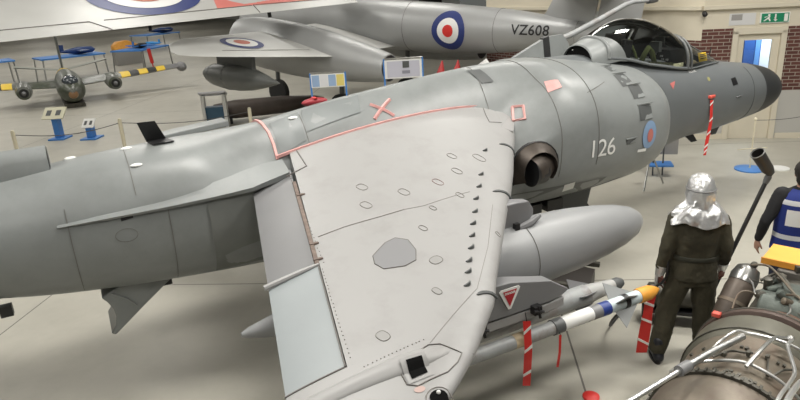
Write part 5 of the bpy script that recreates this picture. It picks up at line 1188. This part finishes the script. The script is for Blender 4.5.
# overalls
mb = MB(); torso(mb, [(.86, 0, .158, .212), (.90, 0, .160, .212), (1.02, -.005, .148, .198), (1.10, -.005, .138, .185), (1.25, -.01, .15, .205), (1.38, -.01, .145, .215), (1.46, -.01, .10, .18), (1.50, 0, .07, .10)])
for s_, e_, w_ in ((sh_l, el_l, LH), (sh_r, el_r, RH)):
    limb(mb, [s_ + Vector((0, 0, -.01)), s_.lerp(e_, .5), e_, e_.lerp(w_, .45), e_.lerp(w_, .72)], [.080, .075, .066, .062, .056])
fleshy('jacket', mb, OLIVE, P1, .012, 3, .022, .09)
mb = MB(); torso(mb, [(.80, 0, .13, .175), (.88, 0, .14, .19), (1.0, 0, .12, .17)])
for f_, k_, sg in ((ft_l, kn_l, 1), (ft_r, kn_r, -1)):
    limb(mb, [(0, .10 * sg, .86), Vector((0, .10 * sg, .86)).lerp(k_, .5), k_, k_.lerp(f_, .45), f_ + Vector((.0, 0, .07))], [.118, .108, .096, .092, .088])
fleshy('trousers', mb, OLIVE, P1, .012, 3, .022, .10)
build('belt', MB().loft([[Vector((-.005 + rx * math.cos(2 * PI * k / 28), ry * math.sin(2 * PI * k / 28), z)) for k in range(28)] for z, rx, ry in ((1.055, .150, .203), (1.06, .153, .206), (1.09, .151, .203), (1.095, .147, .198))]), mat('belt_black_green', (.03, .03, .02), .8), P1, local=True)
for f_, sg in ((ft_l, 1), (ft_r, -1)):
    mb = MB(); limb(mb, [f_ + Vector((-.05, 0, -.015)), f_ + Vector((.02, 0, -.015)), f_ + Vector((.15, .02 * sg, -.028))], [.052, .052, .042]); limb(mb, [f_ + Vector((-.02, 0, 0)), f_ + Vector((-.02, 0, .14))], [.055, .062])
    b_ = fleshy('boot', mb, BOOT, P1, .01, 2)
    build('sole', MB().loft([[Vector((f_.x + .045 + .145 * math.cos(2 * PI * k / 20), f_.y + .01 * sg + .05 * math.sin(2 * PI * k / 20), z)) for k in range(20)] for z in (0.0, .025)]), BLACK, b_, local=True)
# cuffs of the silver gloves
for w_, e_, nm in ((LH, el_l, 'silver_cuff'), (RH, el_r, 'silver_cuff')):
    d_ = (w_ - e_).normalized()
    build(nm, MB().tube([w_ + d_ * .03, w_ - d_ * .02, w_ - d_ * (.08)], [.040, .046, .058], 18), FOIL, P1, local=True)
build('silver_back_of_glove', MB().ball(LH + Vector((.0, .026, -.07)), .05, (.75, .28, 1.4)), FOIL, P1, local=True)
# hood and shoulder cape with creases
n = 96; rings = []
HS = [(1.825, .02, .018, .02), (1.822, .02, .05, .05), (1.80, .02, .088, .082), (1.765, .02, .112, .102), (1.72, .015, .128, .115), (1.68, .01, .134, .120), (1.635, .008, .130, .116), (1.60, .004, .126, .112), (1.57, -.003, .118, .118), (1.545, -.006, .126, .15), (1.52, -.01, .142, .185), (1.49, -.012, .160, .212), (1.46, -.015, .172, .232), (1.435, -.015, .178, .24)]
HS2 = []
for (p0, p1) in zip(HS, HS[1:]):
    for t_ in (0, 1 / 3, 2 / 3): HS2.append(tuple(u + (v - u) * t_ for u, v in zip(p0, p1)))
HS2.append(HS[-1])
for z, xc, rx, ry in HS2:
    ring = []
    for k in range(n):
        a = 2 * PI * k / n; low = max(0, min(1, (1.71 - z) / .12))
        f_ = 1 + low * (.045 * math.sin(7 * a + z * 22) + .030 * math.sin(13 * a - z * 40) + .13 * mnoise.noise(Vector((4 * math.cos(a), 4 * math.sin(a), z * 26))) + .10 * abs(mnoise.noise(Vector((2.5 * math.cos(a) + 5, 2.5 * math.sin(a), z * 16)))))
        f_ = max(f_, .985)
        zz = z - max(0, 1.50 - z) * .5 * (math.cos(a - PI) * .5 + .5) + low * .018 * math.sin(5 * a + 1) + low * .02 * mnoise.noise(Vector((math.cos(a) * 2.2, math.sin(a) * 2.2, z * 5)))
        ring.append(Vector((xc + rx * f_ * math.cos(a), ry * f_ * math.sin(a), zz)))
    rings.append(ring)
hd = build('silver_hood', MB().loft([[Vector((.02, 0, 1.828))] * 0 + [Vector((.02 + .001 * math.cos(2 * PI * k / n), .001 * math.sin(2 * PI * k / n), 1.828)) for k in range(n)]] + rings, cap=False), FOIL, P1, local=True, auto=60, sub=1)
sd = hd.modifiers.new('thick', 'SOLIDIFY'); sd.thickness = .006
build('visor', MB().loft([[Vector((.02 + .128 * math.cos(a), .128 * math.sin(a), z)) for a in frange(-.75, .75, 9)] for z in (1.63, 1.74)], cap=False, closed=False), mat('gold_visor', (.35, .24, .08), .15, metal=.8), hd, local=True)
build('seam_band', MB().tube([Vector((.012 + .133 * math.cos(a), .120 * math.sin(a), 1.70)) for a in frange(.8, 2 * PI - .8, 25)], .006, 5), mat('hood_seam', (.16, .16, .16), .5), hd, local=True)
# the lance, held in the right hand
P1.scale = (1.035, 1.035, 1.035)
hw_ = Matrix.Translation(P1.location) @ Matrix.Rotation(math.radians(52), 4, 'Z') @ Matrix.Scale(1.035, 4)
hp_ = hw_ @ (RH + Vector((.03, -.015, -.075)))
LA_ = Vector((-5.313, -2.86, .90)); LB_ = Vector((-4.80, -2.94, 1.765))
dL = (LB_ - hp_).normalized()
LN = thing('lance', 'long black fire-fighting lance rising from the hooded figure to a black horn', 'lance', hp_ - dL * .25)
build('pole', MB().tube([hp_ - dL * .25, hp_, LB_], .020, 12), BLACK, LN)
build('grey_collar', MB().tube([LB_ - dL * .06, LB_, LB_ + dL * .03], [.024, .032, .024], 12), mat('collar_grey', (.10, .10, .10), .4), LN)
hd_ = (Vector((-4.955, -2.90, 2.045)) - Vector((-4.79, -2.945, 1.83))).normalized(); h0 = Vector((-4.79, -2.945, 1.81))
build('horn', MB().tube([LB_ + dL * .02, h0, h0 + hd_ * .05, h0 + hd_ * .27], [.025, .04, .054, .060], 20, cap=False), mat('horn_black', (.03, .028, .026), .5), LN)
build('horn_rim', MB().tube([h0 + hd_ * .262 + (Vector((math.cos(a), math.sin(a), 0)) @ Matrix.Identity(3)) * 0 + (hd_.orthogonal().normalized() * math.cos(a) + hd_.cross(hd_.orthogonal().normalized()) * math.sin(a)) * .06 for a in frange(0, 2 * PI, 25)], .006, 6), mat('rim_grey', (.2, .2, .19), .5), LN)
build('horn_interior', MB().tube([h0 + hd_ * .10, h0 + hd_ * .105], .05, 18), BLACK, LN)
# hose at the left side of the figure
q = [Vector((.0, .26, 1.24)), Vector((-.08, .24, 1.05)), Vector((-.10, .26, .86)), Vector((-.05, .38, .72)), Vector((.05, .50, .55)), Vector((.25, .62, .25)), Vector((.5, .6, .03)), Vector((1.0, .35, .02))]
P3 = []
for i in range(len(q) - 1):
    a_, b_, c_, d_ = q[max(i - 1, 0)], q[i], q[i + 1], q[min(i + 2, len(q) - 1)]
    for k in range(6):
        t_ = k / 6; P3.append(.5 * ((2 * b_) + (c_ - a_) * t_ + (2 * a_ - 5 * b_ + 4 * c_ - d_) * t_ * t_ + (3 * b_ - a_ - 3 * c_ + d_) * t_ ** 3))
hs = build('hose', MB().tube([hw_ @ p for p in P3 + [q[-1]]], .012, 8), BLACK)
tag(hs, 'thin black hose hanging at the left hip of the hooded figure down to the floor', 'hose')
# fire extinguisher unit on the floor in front of the figure
t = thing('hose_trolley', 'dark low trolley on the floor just beyond the legs of the hooded figure', 'trolley', (-5.0, -2.25, 0), math.radians(45))
build('tank', MB().lathe([(-.32, .05), (-.28, .13), (.28, .13), (.32, .05)], (0, 0, .30), (0, 1, 0), 18), ENGD, t, local=True)
for y in (-.3, .3): build('wheel', MB().lathe([(-.03, .12), (.03, .12)], (0, y, .12), (0, 1, 0), 18), TIRE, t, local=True)
build('frame', MB().box((0, 0, .16), (.3, .6, .03)), BLACK, t, local=True, smooth=False)
# ---- visitor in the blue vest
P2A = math.radians(42)
P2 = thing('person', 'person in a royal blue reflective vest and black sleeves at the right edge', 'person', (-4.06, -2.86, 0), P2A)
LH2, RH2 = Vector((.02, .33, .90)), Vector((.05, -.32, .90)); el_l2, el_r2 = Vector((-.07, .30, 1.14)), Vector((-.07, -.30, 1.14))
mb = MB(); torso(mb, [(.86, 0, .10, .15), (.95, 0, .115, .165), (1.08, 0, .11, .15), (1.25, 0, .12, .165), (1.38, 0, .115, .18), (1.46, -.005, .075, .12), (1.50, 0, .05, .06)])
limb(mb, [(0, 0, 1.46), (.005, 0, 1.56)], [.058, .055]); head(mb, (.03, 0, 1.64))
for s_, e_, w_, sg in ((sh_l, el_l2, LH2, 1), (sh_r, el_r2, RH2, -1)): limb(mb, [s_, s_.lerp(e_, .5), e_, e_.lerp(w_, .4), w_], [.055, .048, .038, .036, .026])
for sg in (1, -1):
    limb(mb, [(0, .09 * sg, .90), (.01, .10 * sg, .70), (.02, .11 * sg, .50), (0, .12 * sg, .3), (-.02, .12 * sg, .08)], [.085, .075, .055, .05, .036]); limb(mb, [(-.05, .12 * sg, .05), (.12, .13 * sg, .035)], [.04, .03])
hand(mb, LH2, (.08, .02, -1), (.2, -1, 0), 1, .4); hand(mb, RH2, (.08, -.02, -1), (.2, 1, 0), -1, .4)
fleshy('body', mb, SKIN, P2, .009, 2)
mb = MB(); torso(mb, [(.86, 0, .13, .18), (1.0, 0, .13, .18), (1.25, -.005, .135, .19), (1.38, -.005, .13, .20), (1.46, -.005, .09, .16), (1.51, 0, .065, .075)])
for s_, e_, w_ in ((sh_l, el_l2, LH2), (sh_r, el_r2, RH2)): limb(mb, [s_, s_.lerp(e_, .5), e_, e_.lerp(w_, .45), e_.lerp(w_, .9)], [.078, .068, .056, .05, .042])
fleshy('black_sweater', mb, BLACKCLOTH, P2, .012, 3, .012, .1)
def vring(z, k=1.0): 
    rx, ry = interp([(.84, .165), (1.0, .155), (1.25, .16), (1.38, .155), (1.45, .12), (1.495, .085)], z), interp([(.84, .225), (1.0, .21), (1.25, .215), (1.38, .205), (1.45, .165), (1.495, .095)], z)
    return [Vector((-.005 + rx * k * math.cos(2 * PI * j / 36), ry * k * math.sin(2 * PI * j / 36) * (1 + .012 * math.sin(j * 1.3 + z * 9)), z)) for j in range(36)]
vs_ = build('blue_vest', MB().loft([vring(z) for z in frange(.84, 1.495, 16)], cap=False), VESTB, P2, local=True)
for z0, z1 in ((.98, 1.03), (1.345, 1.395)): build('reflective_band', MB().loft([vring(z, 1.012) for z in frange(z0, z1, 3)], cap=False), REFLECT, vs_, local=True)
build('white_back_panel', MB().loft([[p for p in vring(z, 1.02)[14:23]] for z in frange(1.13, 1.30, 6)], cap=False, closed=False), WHITE, vs_, local=True)
mb = MB()
torso(mb, [(.82, 0, .12, .17), (.92, 0, .13, .18)])
for sg in (1, -1): limb(mb, [(0, .10 * sg, .86), (.01, .105 * sg, .70), (.02, .11 * sg, .50), (0, .12 * sg, .12)], [.11, .095, .078, .07])
fleshy('trousers', mb, mat('navy_trousers', (.02, .025, .05), .8), P2, .012, 3, .012, .1)
for sg in (1, -1):
    mb = MB(); limb(mb, [(-.06, .12 * sg, .055), (.12, .13 * sg, .042)], [.05, .04]); fleshy('shoe', mb, BOOT, P2, .01, 2)
mb = MB(); mb.ball((.01, 0, 1.672), .112, (1.0, .85, 1.0), 20, 12); mb.ball((-.03, 0, 1.60), .085, (.8, .95, 1.0), 16, 10)
fleshy('hair', mb, HAIR, P2, .009, 1, .012, .03)
t = thing('blue_lamp_case', 'small blue case on a thin post beyond the visitor, cut by the right edge', 'case', (-1.25, -1.45, 0))
build('case', MB().box((0, 0, .76), (.26, .2, .10)), BLUE, t, local=True, bevel=.01)
for x in (-.12, .12): build('leg', MB().tube([(x, 0, .75), (x * 1.3, 0, 0)], .012, 6), STEEL, t, local=True)
# ================================================================== aero engine, lower right
EN = thing('jet_engine', 'large bare aero engine with brown casing, ring flanges and bright pipes, lower right corner', 'engine', (-7.08, -4.28, 0), math.radians(20))
EZ = .75
def ering(x, r, n=48, a0=0, a1=2 * PI): return [Vector((x, r * math.cos(a0 + (a1 - a0) * k / n), EZ + r * math.sin(a0 + (a1 - a0) * k / n))) for k in range(n + (0 if a1 - a0 > 6.2 else 1))]
def elathe(nm, prof, m_, par=EN, n=48): return build(nm, MB().loft([ering(x, r, n) for x, r in prof]), m_, par, local=True)
def eflange(nm, x, r, t_, m_, teeth=0, par=EN):
    mb = MB().loft([ering(x, r - .02), ering(x, r), ering(x + t_, r), ering(x + t_, r - .02)])
    o_ = build(nm, mb, m_, par, local=True)
    if teeth:
        tb = MB()
        for k in range(teeth):
            a = 2 * PI * k / teeth; c = Vector((x + t_ / 2, (r + .004) * math.cos(a), EZ + (r + .004) * math.sin(a)))
            tb.box(c, (t_ * 1.5, .014, .014), rot=Matrix.Rotation(a, 3, 'X'))
        tag(build('flange_bolts', tb, m_, o_, local=True, smooth=False), kind='stuff')
    return o_
elathe('rear_casing', [(-1.6, .30), (-1.5, .36), (-.36, .40)], mat('exhaust_casing', (.15, .13, .10), .5, metal=.3, var=.2, scale=3))
eflange('toothed_flange', -.38, .435, .03, ENGD, 46)
elathe('bulged_casing', [(-.35, .42), (-.30, .455), (-.15, .478), (-.02, .482)], mat('bulged_casing_brown', (.155, .13, .10), .45, metal=.3, var=.22, scale=5, dirt=(.12, .09, .07), dscale=4))
eflange('toothed_flange', -.015, .50, .028, ENGD, 60)
mid = elathe('middle_casing', [(.013, .478), (.10, .465), (.30, .455), (.45, .465), (.60, .47)], ENG)
fb = elathe('flange_band', [(.60, .46), (.64, .495), (.66, .50), (.86, .505), (.87, .46)], mat('band_green_brown', (.115, .11, .085), .5, metal=.3, var=.2, scale=6))
build('band_edge', MB().tube(ering(.65, .503) + [ering(.65, .503)[0]], .006, 6), ENGD, fb, local=True)
dsc = elathe('front_disc', [(.88, .42), (.93, .505), (.96, .512), (.98, .505), (.99, .40)], mat('disc_dark_brown', (.075, .05, .04), .5, metal=.3, var=.2))
build('disc_rim', MB().tube(ering(.97, .512) + [ering(.97, .512)[0]], .007, 6), ENGD, dsc, local=True)
elathe('red_brown_cone', [(.98, .44), (1.15, .42), (1.32, .34), (1.42, .30)], mat('cone_rusty', (.20, .10, .07), .42, metal=.4, var=.3, scale=4, dirt=(.30, .24, .18), dscale=3))
random.seed(11)
bt = MB()
for k in range(70):
    a = random.uniform(.2, PI - .2); x = random.choice([.05, .06, .09, .30, .42]) + random.uniform(-.015, .015)
    c = Vector((x, .47 * math.cos(a), EZ + .47 * math.sin(a))); bt.box(c, (.022, .016, .018), rot=Matrix.Rotation(a, 3, 'X'))
tag(build('studs', bt, ENGD, mid, local=True, smooth=False), kind='stuff')
def pipe(nm, pts, r, m_, par=mid, res=5):
    pts = [Vector(p) for p in pts]; out = []
    for i in range(len(pts) - 1):
        a_, b_, c_, d_ = pts[max(i - 1, 0)], pts[i], pts[i + 1], pts[min(i + 2, len(pts) - 1)]
        for k in range(res):
            t_ = k / res; out.append(.5 * ((2 * b_) + (c_ - a_) * t_ + (2 * a_ - 5 * b_ + 4 * c_ - d_) * t_ * t_ + (3 * b_ - a_ - 3 * c_ + d_) * t_ ** 3))
    return build(nm, MB().tube(out + [pts[-1]], r, 8), m_, par, local=True)
pipe('bright_pipe', [(.30, .20, 1.22), (.357, .165, 1.27), (.475, .112, 1.297), (.471, .045, 1.308), (.506, -.102, 1.299), (.548, -.249, 1.251), (.56, -.40, 1.14), (.56, -.5, .95)], .010, ALU)
pipe('ring_pipe', [(.10, .40, 1.06), (.106, .30, 1.16), (.106, .222, 1.205), (.143, .115, 1.240), (.187, -.012, 1.253), (.184, -.14, 1.235), (.184, -.25, 1.188), (.18, -.38, 1.09)], .011, ALU)
pipe('cross_pipe', [(.128, -.039, 1.262), (.30, -.07, 1.30), (.49, -.098, 1.305), (.568, -.137, 1.29), (.619, -.186, 1.27)], .013, STEEL)
pipe('bright_pipe', [(.619, -.186, 1.27), (.567, -.194, 1.296), (.472, -.191, 1.297), (.35, -.24, 1.28), (.245, -.281, 1.256), (.10, -.28, 1.26), (-.065, -.268, 1.263), (-.2, -.27, 1.25)], .012, ALU)
build('pipe_union', MB().ball((.60, -.18, 1.28), .026), STEEL, mid, local=True)
pipe('bright_pipe', [(.30, -.36, 1.22), (.147, -.328, 1.26), (-.077, -.311, 1.268), (-.3, -.32, 1.25)], .018, ALU)
pipe('dark_pipe', [(.20, .17, 1.215), (.30, .10, 1.235), (.34, .02, 1.235), (.37, -.02, 1.232)], .008, ENGD)
pipe('dark_pipe', [(.42, -.10, 1.21), (.33, -.12, 1.215), (.24, -.14, 1.21), (.217, -.155, 1.205)], .006, ENGD)
pipe('dark_pipe', [(.20, -.17, 1.205), (.28, -.19, 1.20), (.338, -.209, 1.195), (.42, -.25, 1.17)], .008, ENGD)
pipe('dark_pipe', [(.03, .36, 1.10), (.05, .30, 1.15), (.10, .26, 1.18), (.2, .27, 1.16)], .012, ENGD)
for p_ in ((.345, -.0, 1.235), (.21, -.15, 1.215), (.40, -.10, 1.215), (.26, .12, 1.225)): build('bracket', MB().box(p_, (.035, .022, .03)), ENGD, mid, local=True, smooth=False)
stt = build('support_strut', MB().tube([(-1.1, .47, 1.30), (-.66, .359, 1.30), (-.20, .245, 1.30)], .016, 12), ALU, EN, local=True)
build('strut_sleeve', MB().tube([(-.16, .235, 1.30), (.12, .16, 1.30), (.42, .06, 1.30)], .023, 14), STEEL, stt, local=True)
build('strut_collar', MB().tube([(-.22, .25, 1.30), (-.12, .225, 1.30)], .036, 14), G_FLAP, stt, local=True)
build('stand_leg', MB().box((-.9, .3, .22), (.08, .08, .45)).box((-.9, -.3, .22), (.08, .08, .45)).box((-.9, 0, .04), (.10, .9, .08)), ENGD, EN, local=True, smooth=False)
build('stand_leg', MB().box((.8, .3, .22), (.08, .08, .45)).box((.8, -.3, .22), (.08, .08, .45)).box((.8, 0, .04), (.10, .9, .08)), ENGD, EN, local=True, smooth=False)
build('strut_post', MB().tube([(-1.1, .47, 0), (-1.1, .47, 1.31)], .022, 10), STEEL, stt, local=True)
build('red_tag', MB().box((.93, .36, 1.135), (.05, .06, .035)), DAYGLO, EN, local=True, bevel=.006)
# accessory end of the engine
GB = build('gearbox', MB().box((1.62, -.02, .82), (.42, .42, .44)).box((1.72, -.05, 1.06), (.30, .34, .10)).lathe([(-.25, .17), (.25, .17)], (1.55, -.05, .95), (0, 1, 0), 18), ENGG, EN, local=True, bevel=.02)
elathe('accessory_case', [(1.40, .30), (1.5, .33), (2.3, .33), (2.4, .25)], ENGD)
random.seed(21)
for k in range(60):
    x, y, z = random.uniform(1.38, 2.1), random.uniform(-.55, .24), random.uniform(.98, 1.17)
    if k % 3 == 0:
        r_ = random.uniform(.018, .042); build('accessory', MB().lathe([(-.06, r_ * .8), (-.05, r_), (.05, r_), (.06, r_ * .5)], (x, y, z), (random.uniform(-1, 1), random.uniform(-1, 1), .4), 12), random.choice([ENGG, ENGD, ENG]), GB, local=True)
    elif k % 3 == 1:
        build('fitting', MB().box((x, y, z), (random.uniform(.04, .1), random.uniform(.04, .08), .06), rz=random.uniform(0, 3)), random.choice([ENGG, ENGD]), GB, local=True, bevel=.006)
    else:
        p0 = Vector((x, y, z)); p1 = p0 + Vector((random.uniform(-.25, .25), random.uniform(-.2, .2), .06)); p2 = p1 + Vector((random.uniform(-.2, .2), random.uniform(-.2, .1), -.08))
        pipe('oil_pipe', [p0, (p0 + p1) / 2 + Vector((0, 0, .04)), p1, p2], random.uniform(.006, .012), random.choice([ENGD, ENGD, ENG, STEEL]), GB)
# upright canister with bright cap
CA_ = (Vector((1.98, .40, 1.08)) - Vector((1.66, .46, .72))).normalized(); c0 = Vector((1.66, .47, .72))
cn_ = build('canister', MB().lathe([(-.05, .09), (0, .115), (.30, .12), (.38, .105)], c0, CA_, 24), mat('canister_brown', (.10, .08, .065), .45, metal=.3, var=.25, scale=6), EN, local=True)
build('canister_cap', MB().lathe([(.36, .115), (.42, .118), (.50, .095), (.54, .04)], c0, CA_, 24), STEEL, cn_, local=True)
build('clamp_band', MB().lathe([(.14, .124), (.17, .124)], c0, CA_, 24), ENG, cn_, local=True)
pipe('canister_pipe', [(1.93, .38, 1.16), (1.90, .25, 1.20), (1.75, .12, 1.19), (1.6, -.02, 1.14), (1.5, -.15, 1.10)], .010, ENG, cn_)
build('cap_fitting', MB().ball((1.95, .36, 1.16), .03).ball((1.90, .44, 1.12), .022), ENGD, cn_, local=True)
build('grey_case', MB().box((2.20, -.06, .92), (.36, .52, .44)), mat('case_grey_brown', (.14, .13, .115), .5, metal=.3, var=.2), EN, local=True, bevel=.02)
build('accessory_stand', MB().box((2.2, 0, .34), (.3, .5, .68)), ENGD, EN, local=True, smooth=False)
TY = thing('tray', 'flat yellow-orange tray lying on the engine accessories, in front of the blue vest', 'tray', EN.matrix_basis @ Vector((2.24, -.15, 1.145)), math.radians(20))
ty = build('tray_top', MB().box((0, 0, .035), (.36, .95, .05)), YELLOW, TY, local=True, bevel=.006)
build('tray_rim', MB().box((-.185, 0, .030), (.014, .97, .06)), mat('tray_orange_edge', (.70, .30, .04), .5), TY, local=True, bevel=.004)
